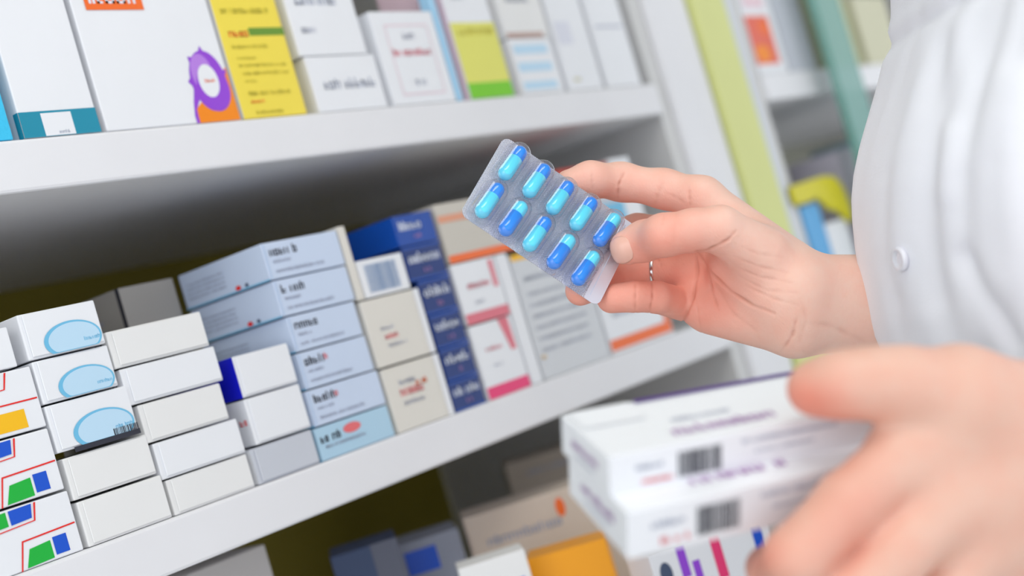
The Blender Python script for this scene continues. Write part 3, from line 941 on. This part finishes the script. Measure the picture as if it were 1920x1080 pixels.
tan_ = np.array([0.76, 0.475, 0.375]); colL = tan_[None]*(1-redl[:, None])+np.array([0.78, 0.30, 0.22])[None]*redl[:, None]

# ---- trunk, legs, neck and head (mostly outside the frame; the coat covers the trunk)
TC = at(2200, 420, 0.70)          # axis of the trunk
TC = Vector((TC.x, TC.y, 0))
fwd = Vector((-cR0.x, -cR0.y, 0))  # the person faces left in the photo
far = Vector((cD.x, cD.y, 0)).normalized()


def tp(f, s, z):
    return TC+fwd*f+far*s+Vector((0, 0, z))


BG = Grid((TC.x-0.45, TC.y-0.45, -0.01), (TC.x+0.45, TC.y+0.45, 1.95), 0.011)
for s in (-1, 1):
    BG.cap(tp(0, 0.09*s, 0.06), tp(0.0, 0.09*s, 0.48), 0.042, 0.052, 0.02)
    BG.cap(tp(0.0, 0.09*s, 0.48), tp(0, 0.085*s, 0.90), 0.055, 0.080, 0.03)
    BG.cap(tp(-0.02, 0.09*s, 0.03), tp(0.13, 0.10*s, 0.025), 0.032, 0.028, 0.02)
    BG.cap(tp(-0.03*s, 0.05*s, 1.10), tp(-0.03-0.04*s, 0.06*s, 1.34), 0.062, 0.058, 0.05)
    BG.cap(tp(-0.05, 0.12*s, 1.43), tp(-0.01, 0.06*s, 1.46), 0.05, 0.05, 0.04)
BG.cap(tp(-0.02, 0, 0.92), tp(-0.03, 0, 1.10), 0.10, 0.075, 0.05)
BG.cap(tp(-0.01, 0, 1.44), tp(0.01, 0, 1.60), 0.055, 0.05, 0.03)
BG.cap(tp(0.00, 0, 1.70), tp(0.0, 0, 1.76), 0.082, 0.085, 0.02)
BG.cap(tp(0.045, 0, 1.63), tp(0.035, 0, 1.70), 0.045, 0.055, 0.03)
BG.cap(tp(0.095, 0, 1.675), tp(0.082, 0, 1.71), 0.014, 0.010, 0.012)
BG.cap(tp(0.0, 0.088, 1.69), tp(0.0, 0.088, 1.72), 0.014, 0.016, 0.006)
BG.cap(tp(0.0, -0.088, 1.69), tp(0.0, -0.088, 1.72), 0.014, 0.016, 0.006)
# arms from the shoulders to the forearms
er = at(2150, 620, 0.82)
el = at(2560, 980, 0.57)
BG.cap(tp(-0.14, 0.13, 1.41), er, 0.05, 0.038, 0.03)
BG.cap(er, at(1685, 568, 0.722), 0.038, 0.024, 0.02)
BG.cap(tp(-0.08, -0.15, 1.41), el, 0.05, 0.038, 0.03)
BG.cap(el, at(2060, 862, 0.513), 0.038, 0.026, 0.02)
VB, QB = BG.mesh()
VB = relax(VB, QB, 1)

# ---- one body mesh
SK = bpy.data.materials.new('skin')
SK.use_nodes = True
nt = SK.node_tree
b = nt.nodes['Principled BSDF']
at_ = nt.nodes.new('ShaderNodeVertexColor')
at_.layer_name = 'skin_tone'
hs = nt.nodes.new('ShaderNodeMix'); hs.data_type = 'RGBA'; hs.blend_type = 'MULTIPLY'
tc = nt.nodes.new('ShaderNodeTexCoord')
n1 = nt.nodes.new('ShaderNodeTexNoise'); n1.inputs['Scale'].default_value = 90; n1.inputs['Detail'].default_value = 4
rp = nt.nodes.new('ShaderNodeValToRGB')
rp.color_ramp.elements[0].position = 0.35; rp.color_ramp.elements[0].color = (1.0, 0.90, 0.88, 1)
rp.color_ramp.elements[1].position = 0.65; rp.color_ramp.elements[1].color = (1, 1, 1, 1)
hs.inputs['Factor'].default_value = 0.8
nt.links.new(tc.outputs['Object'], n1.inputs['Vector'])
nt.links.new(n1.outputs['Fac'], rp.inputs['Fac'])
nt.links.new(at_.outputs['Color'], hs.inputs['A'])
nt.links.new(rp.outputs['Color'], hs.inputs['B'])
nt.links.new(hs.outputs['Result'], b.inputs['Base Color'])
b.inputs['Roughness'].default_value = 0.48
b.inputs['Specular IOR Level'].default_value = 0.35
b.inputs['Subsurface Weight'].default_value = 0.12
b.inputs['Subsurface Radius'].default_value = (1.0, 0.35, 0.2)
b.inputs['Subsurface Scale'].default_value = 0.004
# fine skin lines
mp = nt.nodes.new('ShaderNodeMapping'); mp.inputs['Scale'].default_value = (260, 700, 420)
mp.inputs['Rotation'].default_value = (0.3, 0.5, 0.7)
vo = nt.nodes.new('ShaderNodeTexVoronoi'); vo.feature = 'DISTANCE_TO_EDGE'
vo.inputs['Scale'].default_value = 1.0
n3 = nt.nodes.new('ShaderNodeTexNoise'); n3.inputs['Scale'].default_value = 500; n3.inputs['Detail'].default_value = 5
ad = nt.nodes.new('ShaderNodeMath'); ad.operation = 'ADD'
nt.links.new(tc.outputs['Object'], mp.inputs['Vector'])
nt.links.new(mp.outputs['Vector'], vo.inputs['Vector'])
nt.links.new(tc.outputs['Object'], n3.inputs['Vector'])
nt.links.new(vo.outputs['Distance'], ad.inputs[0]); nt.links.new(n3.outputs['Fac'], ad.inputs[1])
bp = nt.nodes.new('ShaderNodeBump'); bp.inputs['Strength'].default_value = 0.22; bp.inputs['Distance'].default_value = 0.0005
nt.links.new(ad.outputs[0], bp.inputs['Height']); nt.links.new(bp.outputs['Normal'], b.inputs['Normal'])

base = TC.copy()
person = empty('person', base)
tag(person, 'person in a white coat holding a blister pack and two white cartons', 'person')
Vw = np.concatenate([c2w(VR), c2w(VL), VB])-np.array(base)
k1, k2 = len(VR), len(VR)+len(VL)
QQ = np.concatenate([QR, QL+k1, QB+k2])
cols = np.concatenate([colR, colL, np.tile(pale, (len(VB), 1))])
me = bpy.data.meshes.new('body')
me.vertices.add(len(Vw)); me.vertices.foreach_set('co', Vw.astype(np.float32).ravel())
me.loops.add(len(QQ)*4); me.loops.foreach_set('vertex_index', QQ.astype(np.int32).ravel())
me.polygons.add(len(QQ)); me.polygons.foreach_set('loop_start', np.arange(0, len(QQ)*4, 4, dtype=np.int32))
me.polygons.foreach_set('use_smooth', np.ones(len(QQ), bool))
me.update(calc_edges=True)
ca = me.color_attributes.new('skin_tone', 'FLOAT_COLOR', 'POINT')
ca.data.foreach_set('color', np.concatenate([cols, np.ones((len(cols), 1))], 1).astype(np.float32).ravel())
me.materials.append(SK)
body = bpy.data.objects.new('body', me)
COL.objects.link(body); body.parent = person
bm = bmesh.new(); bm.from_mesh(me); bmesh.ops.recalc_face_normals(bm, faces=bm.faces[:]); bm.to_mesh(me); bm.free()

NAIL = mat('nail', (236, 184, 166), 0.34, spec=0.5, coat=0.1)
nl = link_mesh('thumbnail', [Vector(p)-base for p in nv], nf, NAIL, person, smooth=True)
nl['label'] = 'glossy pale thumbnail'
md = nl.modifiers.new('thick', 'SOLIDIFY'); md.thickness = 0.0003; md.offset = -1

# silver ring on the ring finger


def torus(center, axis, R, r, sx=1.0, nu=48, nv_=12):
    axis = axis.normalized()
    x = axis.orthogonal().normalized(); y = axis.cross(x)
    vv, ff = [], []
    for i in range(nu):
        a = 2*math.pi*i/nu
        rad = x*math.cos(a)+y*math.sin(a)
        for j in range(nv_):
            t = 2*math.pi*j/nv_
            vv.append(center+rad*(R+r*0.6*math.cos(t))+axis*(r*math.sin(t)))
            ff.append((i*nv_+j, ((i+1) % nu)*nv_+j, ((i+1) % nu)*nv_+(j+1) % nv_, i*nv_+(j+1) % nv_))
    return vv, ff


RINGM = mat('ring_silver', (225, 225, 225), 0.15, metal=1.0)
rc = at(1228, 509.5, .7433)
v1_, v2_ = at(1296, 506, .737), at(1215, 510, .744)
rv, rf = torus(rc, v2_-v1_, 0.0096, 0.0011)
rg = link_mesh('finger_ring', [p-base for p in rv], rf, RINGM, person, smooth=True)
rg['label'] = 'thin silver ring'

HAIR = mat('hair_dark', (40, 30, 26), 0.5)
hg = Grid((TC.x-0.2, TC.y-0.2, 1.5), (TC.x+0.2, TC.y+0.2, 1.92), 0.007)
hg.cap(tp(-0.03, 0, 1.72), tp(-0.025, 0, 1.775), 0.094, 0.092, 0.02)
hg.cap(tp(-0.07, 0, 1.58), tp(-0.05, 0, 1.72), 0.045, 0.075, 0.03)
HV, HQ = hg.mesh()
link_mesh('hair', [Vector(p)-base for p in HV], HQ.tolist(), HAIR, person, smooth=True)
TRO = mat('trouser_cloth', (52, 56, 66), 0.8)
tg = Grid((TC.x-0.3, TC.y-0.3, 0.05), (TC.x+0.3, TC.y+0.3, 1.1), 0.009)
for s in (-1, 1):
    tg.cap(tp(0, 0.09*s, 0.14), tp(0.0, 0.09*s, 0.5), 0.062, 0.068, 0.02)
    tg.cap(tp(0.0, 0.09*s, 0.5), tp(0, 0.085*s, 0.92), 0.068, 0.095, 0.03)
TV, TQ = tg.mesh()
link_mesh('trousers', [Vector(p)-base for p in TV], TQ.tolist(), TRO, person, smooth=True)

# ------------------------------------------------------------------ white coat
CLOTH = bpy.data.materials.new('coat_cotton')
CLOTH.use_nodes = True
nt = CLOTH.node_tree
b = nt.nodes['Principled BSDF']
b.inputs['Base Color'].default_value = srgb(242, 243, 250)
b.inputs['Roughness'].default_value = 0.85
b.inputs['Specular IOR Level'].default_value = 0.15
b.inputs['Sheen Weight'].default_value = 0.15
tc = nt.nodes.new('ShaderNodeTexCoord')
n1 = nt.nodes.new('ShaderNodeTexNoise'); n1.inputs['Scale'].default_value = 900
bp = nt.nodes.new('ShaderNodeBump'); bp.inputs['Strength'].default_value = 0.3; bp.inputs['Distance'].default_value = 0.0006
nt.links.new(tc.outputs['Object'], n1.inputs['Vector']); nt.links.new(n1.outputs['Fac'], bp.inputs['Height']); nt.links.new(bp.outputs['Normal'], b.inputs['Normal'])

CONT = [(1674, 0), (1675, 34), (1669, 62), (1679, 88), (1660, 120), (1646, 176), (1630, 230), (1616, 277), (1604, 330), (1599, 375), (1600, 416), (1604, 465), (1612, 513),
        (1621, 560), (1631, 603), (1650, 653), (1676, 710), (1700, 770)]
ZT = 0.705
prof_s, prof_z = [], []
for (x, y) in CONT:
    q = at(x, y, ZT)-EYE
    prof_s.append(q.dot(cR0)); prof_z.append(q.z)
order = np.argsort(prof_z)
pz = np.array(prof_z)[order]; ps = np.array(prof_s)[order]
# continue the outline above and below the frame
pz = np.concatenate([[-0.60, -0.40, -0.25], pz, [0.25, 0.36]])
ps = np.concatenate([[ps[0]-0.012, ps[0]-0.004, ps[0]+0.002], ps, [ps[-1]+0.005, ps[-1]+0.05]])
o2 = np.argsort(pz); pz, ps = pz[o2], ps[o2]
s_c = (TC-Vector((0, 0, 0))).dot(cR0)
dc = TC.dot(far)
RIDGE = [([(1748, -40), (1738, 120), (1712, 330), (1690, 470)], 6.0, 34), ([(1690, 120), (1650, 300), (1640, 480), (1660, 620)], 2.5, 26),
         ([(1800, 60), (1812, 160), (1795, 260), (1780, 360)], 3.0, 26), ([(1786, 250), (1780, 400), (1786, 500), (1830, 620)], 3.5, 24),
         ([(1705, 520), (1730, 590), (1770, 680)], 3.5, 24), ([(1900, 160), (1840, 300), (1880, 520)], 3.0, 40)]
VAL = [([(1775, 60), (1765, 200), (1750, 320), (1742, 430), (1760, 560)], 4.0, 22), ([(1815, 480), (1860, 560), (1910, 640)], 5.0, 20),
       ([(1690, 560), (1700, 640)], 2.5, 16), ([(1670, 330), (1668, 470), (1690, 560)], 1.5, 18)]


def coat_pt(t, z):
    sl = float(np.interp(z, pz, ps))
    a = max(0.06, s_c-sl)
    shrink = 1.0 if z < 0.26 else max(0.25, 1-((z-0.26)/0.09)**2*0.75)
    bb = 0.185*shrink
    a2 = a*(1 if math.cos(t) > 0 else 0.85*shrink+0.0)
    # near the outline the front of the trunk is broad, so the section is squarish
    ct, st = math.cos(t), math.sin(t)
    e = 0.90
    f_ = a2*math.copysign(abs(ct)**e, ct)
    d_ = bb*math.copysign(abs(st)**e, st)
    f_ -= 0.45*max(0.0, d_)
    return Vector((TC.x, TC.y, 0))+fwd*f_+far*d_+Vector((0, 0, CAMZ+z))


NT, NZ = 360, 330
zs = np.linspace(-0.60, 0.35, NZ)
cv = np.zeros((NZ, NT, 3))
for i, z in enumerate(zs):
    for j in range(NT):
        cv[i, j] = coat_pt(2*math.pi*j/NT, float(z))
P = cv.reshape(-1, 3)
rel = P-np.array(EYE)
cz = rel@np.array(cD); cx = rel@np.array(cR)/cz*FPX+960; cy = -(rel@np.array(cU))/cz*FPX+540
du = np.roll(cv, -1, 1)-np.roll(cv, 1, 1); dv = np.gradient(cv, axis=0)
nn = np.cross(du, dv).reshape(-1, 3); nn /= np.linalg.norm(nn, axis=1)[:, None]+1e-12
cen = np.array([TC.x, TC.y, 0]); outw = P-cen; outw[:, 2] = 0
nn *= np.sign((nn*outw).sum(1))[:, None]
near = cz < dc+0.01
disp = np.zeros(len(P))
for pts, a, wd in RIDGE:
    disp += near*a*np.exp(-(polydist(cx, cy, pts)/wd)**2)
for pts, a, wd in VAL:
    disp -= near*a*np.exp(-(polydist(cx, cy, pts)/wd)**2)
ang = np.tile(2*np.pi*np.arange(NT)/NT, NZ); zz_ = np.repeat(zs, NT)
disp += 2.2*np.sin(ang*15+zz_*5+2*np.sin(zz_*7))+0.9*np.sin(ang*31-zz_*22+1.5*np.sin(zz_*20+ang*3))+0.5*np.sin(ang*57+zz_*31+2*np.sin(zz_*13))
disp += np.clip((-0.15-zz_)/0.3, 0, 1)*6*np.sin(ang*9+zz_*3)
edge_f = np.clip(1-np.cos(ang), 0, 0.25)/0.25        # keep the outline where it is
P2 = P+nn*(disp*0.85*(0.25+0.75*edge_f)/1000)[:, None]
Q = []
ii, jj = np.meshgrid(np.arange(NZ-1), np.arange(NT), indexing='ij')
a_ = (ii*NT+jj).ravel(); b_ = (ii*NT+(jj+1) % NT).ravel()
Q = np.stack([a_, b_, b_+NT, a_+NT], 1)
coat = link_mesh('lab_coat', P2-np.array(base), Q.tolist(), CLOTH, person, smooth=True)
sdm = coat.modifiers.new('cloth', 'SOLIDIFY'); sdm.thickness = 0.0015; sdm.offset = -1


def sleeve(path, name, label=None, fold=2.0):
    """tube of cloth through path of (point, radius)"""
    M_, vv, ff = 64, [], []
    pts = []
    for (p, r), (q, s) in zip(path[:-1], path[1:]):
        for k in range(16):
            t = k/16
            pts.append((p.lerp(q, t), r+(s-r)*t))
    pts.append(path[-1])
    for i, (p, r) in enumerate(pts):
        ax = (pts[min(i+1, len(pts)-1)][0]-pts[max(i-1, 0)][0]).normalized()
        x = ax.cross(Vector((0, 0, 1))).normalized(); y = ax.cross(x)
        for j in range(M_):
            a = 2*math.pi*j/M_
            rr = r+fold/1000*(math.sin(a*5+i*0.22)+0.6*math.sin(a*9-i*0.35))*min(1, i/8)
            vv.append(p+(x*math.cos(a)+y*math.sin(a))*rr-base)
    for i in range(len(pts)-1):
        for j in range(M_):
            ff.append((i*M_+j, i*M_+(j+1) % M_, (i+1)*M_+(j+1) % M_, (i+1)*M_+j))
    o = link_mesh(name, vv, ff, CLOTH, person, smooth=True)
    s = o.modifiers.new('cloth', 'SOLIDIFY'); s.thickness = 0.002; s.offset = -1
    return o


sleeve([(at(1705, 568, .726), 0.030), (er, 0.052), (tp(-0.14, 0.13, 1.41), 0.060)], 'sleeve')
sleeve([(at(2040, 900, .512), 0.040), (el, 0.054), (tp(-0.08, -0.15, 1.41), 0.064)], 'sleeve')


def on_coat(px_, py_, lift=0.0015):
    """point on the near side of the coat seen at a photo pixel"""
    d2 = (cx-px_)**2+(cy-py_)**2+np.where(near, 0, 1e9)
    i = int(np.argmin(d2))
    return Vector(P2[i]+nn[i]*lift), Vector(nn[i])


BUT = mat('button_plastic', (236, 236, 244), 0.2, spec=0.6)
for (bx, by) in ((1706, 478),):
    p, n_ = on_coat(bx, by, 0.002)
    vv, ff = [], []
    x = n_.orthogonal().normalized(); y = n_.cross(x)
    prof_b = [(0, 0.0012), (0.0022, 0.0010), (0.0034, 0.0008), (0.0042, 0.0020), (0.0052, 0.0018), (0.0056, 0.0006), (0.0052, -0.0008), (0, -0.001)]
    for (rr, hh) in prof_b:
        for j in range(32):
            a = 2*math.pi*j/32
            vv.append(p+(x*math.cos(a)+y*math.sin(a))*rr+n_*hh-base)
    for i in range(len(prof_b)-1):
        for j in range(32):
            ff.append((i*32+j, i*32+(j+1) % 32, (i+1)*32+(j+1) % 32, (i+1)*32+j))
    link_mesh('coat_button', vv, ff, BUT, person, smooth=True)
# grey stitched lettering on the chest
em = MB()
THR = mat('thread_grey', (150, 152, 172), 0.8)
rnd = random.Random(3)
X = 1846
while X < 1920:
    wd_ = rnd.choice((5, 7, 8))
    y0_ = 53-(X-1846)*0.05
    for (a, b2, c_, d_) in ((0, 2, -6, 6), (0, wd_, 4, 6), (wd_-2, wd_, -6 if rnd.random() > .5 else 0, 6), (0, wd_, -1, 1)):
        pa, n_ = on_coat(X+a, y0_+c_, 0.001)
        q1 = []
        for (u, v) in ((a, c_), (b2, c_), (b2, d_), (a, d_)):
            dvec = cR*((u-a)/FPX*pa_d if False else (u-a)*0.00020)-cU*((v-c_)*0.00020)
            q1.append(pa+dvec-base)
        em.poly(q1, THR)
    X += wd_+3
em.build('stitched_lettering', person)

# ------------------------------------------------------------------ blister pack
BW = Matrix.Identity(4)
wa = Vector(c2w(ua)-np.array(EYE)); wb = Vector(c2w(ub)-np.array(EYE)); wn = Vector(c2w(un)-np.array(EYE))
# local x along the length, local y towards the upper long edge, z towards the viewer
lx, ly, lz = wa, -wb, wn
if lx.cross(ly).dot(lz) < 0:
    pass
bo = Vector(c2w(bc))
Mb = Matrix((lx, ly, lz)).transposed().to_4x4()
Mb = Matrix.Translation(bo) @ Mb
pack = empty('blister_pack', bo, Mb)
tag(pack, 'silver blister pack of ten blue capsules held between thumb and fingers', 'blister pack')
FO = bpy.data.materials.new('embossed_foil')
FO.use_nodes = True
nt = FO.node_tree
b = nt.nodes['Principled BSDF']
b.inputs['Base Color'].default_value = srgb(226, 227, 238)
b.inputs['Metallic'].default_value = 0.6
b.inputs['Roughness'].default_value = 0.30
tc = nt.nodes.new('ShaderNodeTexCoord')
mp = nt.nodes.new('ShaderNodeMapping'); mp.inputs['Rotation'].default_value = (0, 0, math.radians(45)); mp.inputs['Scale'].default_value = (1, 1, 1)
nt.links.new(tc.outputs['Object'], mp.inputs['Vector'])
w1 = nt.nodes.new('ShaderNodeTexWave'); w1.bands_direction = 'X'; w1.inputs['Scale'].default_value = 370
w2 = nt.nodes.new('ShaderNodeTexWave'); w2.bands_direction = 'Y'; w2.inputs['Scale'].default_value = 370
nt.links.new(mp.outputs['Vector'], w1.inputs['Vector']); nt.links.new(mp.outputs['Vector'], w2.inputs['Vector'])
mm = nt.nodes.new('ShaderNodeMath'); mm.operation = 'MAXIMUM'
nt.links.new(w1.outputs['Fac'], mm.inputs[0]); nt.links.new(w2.outputs['Fac'], mm.inputs[1])
sx = nt.nodes.new('ShaderNodeSeparateXYZ'); nt.links.new(tc.outputs['Object'], sx.inputs[0])
lt = nt.nodes.new('ShaderNodeMath'); lt.operation = 'LESS_THAN'; lt.inputs[1].default_value = LA*0.5-0.0085
nt.links.new(sx.outputs['X'], lt.inputs[0])
m2 = nt.nodes.new('ShaderNodeMath'); m2.operation = 'MULTIPLY'
nt.links.new(mm.outputs[0], m2.inputs[0]); nt.links.new(lt.outputs[0], m2.inputs[1])
bp = nt.nodes.new('ShaderNodeBump'); bp.inputs['Strength'].default_value = 1.0; bp.inputs['Distance'].default_value = 0.0004
nt.links.new(m2.outputs[0], bp.inputs['Height']); nt.links.new(bp.outputs['Normal'], b.inputs['Normal'])


def rrect(w, h, r, n=8):
    P = []
    for (sx_, sy_, a0) in ((1, 1, 0), (-1, 1, 90), (-1, -1, 180), (1, -1, 270)):
        for k in range(n+1):
            a = math.radians(a0+90*k/n)
            P.append((sx_*(w/2-r)+r*math.cos(a), sy_*(h/2-r)+r*math.sin(a)))
    return P


def solid(outline, z0, z1, m, name, parent, extra=None):
    mb = MB(); i = mb.slot(m); n = len(outline)
    mb.v += [(x, y, z0) for x, y in outline]+[(x, y, z1) for x, y in outline]
    mb.f.append(list(range(n))[::-1]); mb.f.append(list(range(n, 2*n))); mb.m += [i, i]
    for k in range(n):
        mb.f.append([k, (k+1) % n, n+(k+1) % n, n+k]); mb.m.append(i)
    if extra: extra(mb)
    return mb.build(name, parent)


LB_ = LB


def perf(mb):
    for xo in (LA/2-0.0062, LA/2-0.0100):
        y = -LB_/2+0.003
        while y < LB_/2-0.003:
            mb.box(xo-0.00022, xo+0.00022, y-0.00022, y+0.00022, 0.0001, 0.00035, INKW, bev=0)
            y += 0.00085


solid(rrect(LA, LB_, 0.0042), -0.00025, 0.00005, FO, 'foil_sheet', pack, perf)
# clear plastic film with ten domes
PLAS = bpy.data.materials.new('clear_blister_plastic')
PLAS.use_nodes = True
nt = PLAS.node_tree
nt.nodes.remove(nt.nodes['Principled BSDF'])
tr = nt.nodes.new('ShaderNodeBsdfTransparent'); tr.inputs[0].default_value = (0.97, 0.97, 1, 1)
gl = nt.nodes.new('ShaderNodeBsdfGlossy'); gl.inputs['Roughness'].default_value = 0.06
lw0 = nt.nodes.new('ShaderNodeLayerWeight'); lw0.inputs['Blend'].default_value = 0.5
lw1 = nt.nodes.new('ShaderNodeMath'); lw1.operation = 'POWER'; lw1.inputs[1].default_value = 2.4
nt.links.new(lw0.outputs['Facing'], lw1.inputs[0])
lw = nt.nodes.new('ShaderNodeMath'); lw.operation = 'MULTIPLY_ADD'; lw.inputs[1].default_value = 0.85; lw.inputs[2].default_value = 0.07
nt.links.new(lw1.outputs[0], lw.inputs[0])
ms = nt.nodes.new('ShaderNodeMixShader')
nt.links.new(lw.outputs[0], ms.inputs['Fac']); nt.links.new(tr.outputs[0], ms.inputs[1]); nt.links.new(gl.outputs[0], ms.inputs[2])
nt.links.new(ms.outputs[0], nt.nodes['Material Output'].inputs['Surface'])


def stadium(u, v, L, R):
    """distance inside a stadium lying along v"""
    return R-math.hypot(u, max(0, abs(v)-(L/2-R)))


def dome(name, parent, cx_, cy_, tilt):
    L, R, H = 0.0262, 0.0060, 0.0072
    vv, ff = [], []
    n, m = 40, 11
    ct, st = math.cos(tilt), math.sin(tilt)
    ringp = []
    prof_ = [(1.20, 0.0001), (1.15, 0.0006), (1.08, 0.0007), (1.03, 0.0003), (1.0, 0.0012), (0.985, 0.0030), (0.94, 0.0048), (0.84, 0.0062), (0.66, 0.0069), (0.40, 0.0072), (0.0, 0.0072)]
    for (q, z) in prof_:
        Rq = R*q
        for k in range(n):
            a = 2*math.pi*k/n
            u = Rq*math.cos(a); v = Rq*math.sin(a)+math.copysign((L/2-R), math.sin(a)) if abs(math.sin(a)) > 1e-9 else Rq*math.sin(a)
            if q == 0.0:
                u = 0; v = (L/2-R)*math.sin(a)
            vv.append((cx_+u*ct-v*st, cy_+u*st+v*ct, z))
    for i in range(len(prof_)-1):
        for k in range(n):
            ff.append((i*n+k, i*n+(k+1) % n, (i+1)*n+(k+1) % n, (i+1)*n+k))
    # close the ridge line
    k0 = (len(prof_)-1)*n
    ff.append([k0+k for k in range(n)])
    return link_mesh(name, vv, ff, PLAS, parent, smooth=True)


DKB = mat('capsule_deep_blue', (16, 140, 246), 0.18, spec=0.6, coat=0.5)
LTB = mat('capsule_cyan', (92, 224, 252), 0.18, spec=0.6, coat=0.5)


def capsule_half(name, parent, cx_, cy_, cz_, tilt, v0, v1, r, m, round0, round1):
    """a round ended shell between v0 and v1 along the capsule axis"""
    rows = []
    if round0:
        for k in range(9):
            a = math.pi/2*k/8
            rows.append((v0+r*(1-math.cos(a)), max(1e-5, r*math.sin(a))))
    else:
        rows += [(v0, r*0.2), (v0, r*0.97), (v0+0.0001, r)]
    if round1:
        for k in range(9):
            a = math.pi/2*(8-k)/8
            rows.append((v1-r*(1-math.cos(a)), max(1e-5, r*math.sin(a))))
    else:
        rows += [(v1-0.0001, r), (v1, r*0.97), (v1, r*0.2)]
    n = 28
    ct, st = math.cos(tilt), math.sin(tilt)
    vv, ff = [], []
    for (v, rr) in rows:
        for k in range(n):
            a = 2*math.pi*k/n
            u = rr*math.cos(a)
            vv.append((cx_+u*ct-v*st, cy_+u*st+v*ct, cz_+rr*math.sin(a)))
    for i in range(len(rows)-1):
        for k in range(n):
            ff.append((i*n+k, i*n+(k+1) % n, (i+1)*n+(k+1) % n, (i+1)*n+k))
    return link_mesh(name, vv, ff, m, parent, smooth=True)


def to_local(px_, py_, off):
    z = plane_z(px_, py_, off)
    P_ = np.array([(px_-960)/FPX*z, (py_-540)/FPX*z, z])-bc
    return float(P_@ua), -float(P_@ub)


TOPC = [(961, 306, 1), (1006, 339, 1), (1050, 371, 1), (1094, 401, 1), (1138, 431, 0)]
BOTC = [(918, 376, 1), (962, 410, 0), (1007, 439, 1), (1052, 472, 0), (1098, 503, 0)]
HL, RC = 0.0108, 0.0037
for (x, y, up) in TOPC+BOTC:
    lx_, ly_ = to_local(x, y, 0.0038)
    # direction of the capsule axis as measured, in the pack's plane
    a1 = to_local(x-21, y+30, 0.0038); a2 = to_local(x+21, y-30, 0.0038)
    tl = math.atan2(-(a2[0]-a1[0]), (a2[1]-a1[1]))
    dome('blister_dome', pack, lx_, ly_, tl)
    z_c = 0.0040
    # the cap (narrower run at the upper end) overlaps the body
    top, bot = (DKB, LTB) if up else (LTB, DKB)
    cb = capsule_half('capsule', pack, lx_, ly_, z_c, tl, -HL, HL*0.25, RC+0.00012, bot, True, False)
    cc = capsule_half('capsule_cap', cb, lx_, ly_, z_c, tl, HL*0.10, HL, RC-0.00008, top, False, True)
    cb['label'] = 'cyan and deep blue capsule, deep blue end up' if up else 'deep blue and cyan capsule, cyan end up'

# ------------------------------------------------------------------ held boxes
def held(near_top, Z, a_dir, b_dir, h, wl, dl, base, decs, label, nm=5):
    """near_top: photo point of the near upper left corner; a along the long face, b away from us along the short end"""
    a = (cR*a_dir[0]-cU*a_dir[1]+cD*a_dir[2]).normalized()
    bb = cR*b_dir[0]-cU*b_dir[1]+cD*b_dir[2]
    bb = (bb-a*a.dot(bb)).normalized()
    c = a.cross(bb).normalized()
    o = at(near_top[0], near_top[1], Z)-c*h
    mw = Matrix.Translation(o) @ Matrix((a, bb, c)).transposed().to_4x4()
    SEED[0] += 1
    return carton(wl, dl, h, base, decs, None, None, label, 'white cartons held in the near hand', mw, SEED[0]), c, o


HDEC = [('t', 'f', 0.08, 0.20, 0.55, 0.70, INKG), ('t', 'f', 0.11, 0.22, 0.18, 0.34, INKR), ('b', 'f', 0.235, 0.385, 0.18, 0.80, INKB),
        ('t', 'f', 0.46, 0.8, 0.7, 0.82, INKL), ('t', 'f', 0.50, 0.72, 0.42, 0.5, INKL),
        ('t', 'l', 0.25, 0.8, 0.46, 0.66, INKV), ('t', 'l', 0.3, 0.7, 0.24, 0.34, INKL),
        ('t', 't', 0.26, 0.62, 0.16, 0.30, INKV), ('t', 't', 0.30, 0.5, 0.42, 0.50, INKL), ('r', 't', 0.26, 1.0, 0.93, 1.0, mat('print_violet', (72, 30, 130), 0.45)),
        ('r', 't', 0.02, 0.24, 0.60, 0.98, WHITE)]
b1, c1, o1 = held((1141, 858), 0.480, (0.94, -0.142, 0.31), (-0.34, -0.25, 0.91), 0.0150, 0.110, 0.044, WHITE, HDEC, 'upper white carton of the two held boxes, thumb pressed on its top')
# the lower box's top lies in the upper box's bottom plane
rdir = (at(1176, 962, 1.0)-EYE)
zq = (o1-c1*0.0004-EYE).dot(c1)/rdir.dot(c1)
b2, c2, o2_ = held((1176, 962), zq, (0.93, -0.150, 0.31), (-0.50, -0.27, 0.83), 0.0178, 0.110, 0.052, WHITE, HDEC, 'lower white carton of the two held boxes, fingers curled beneath it')
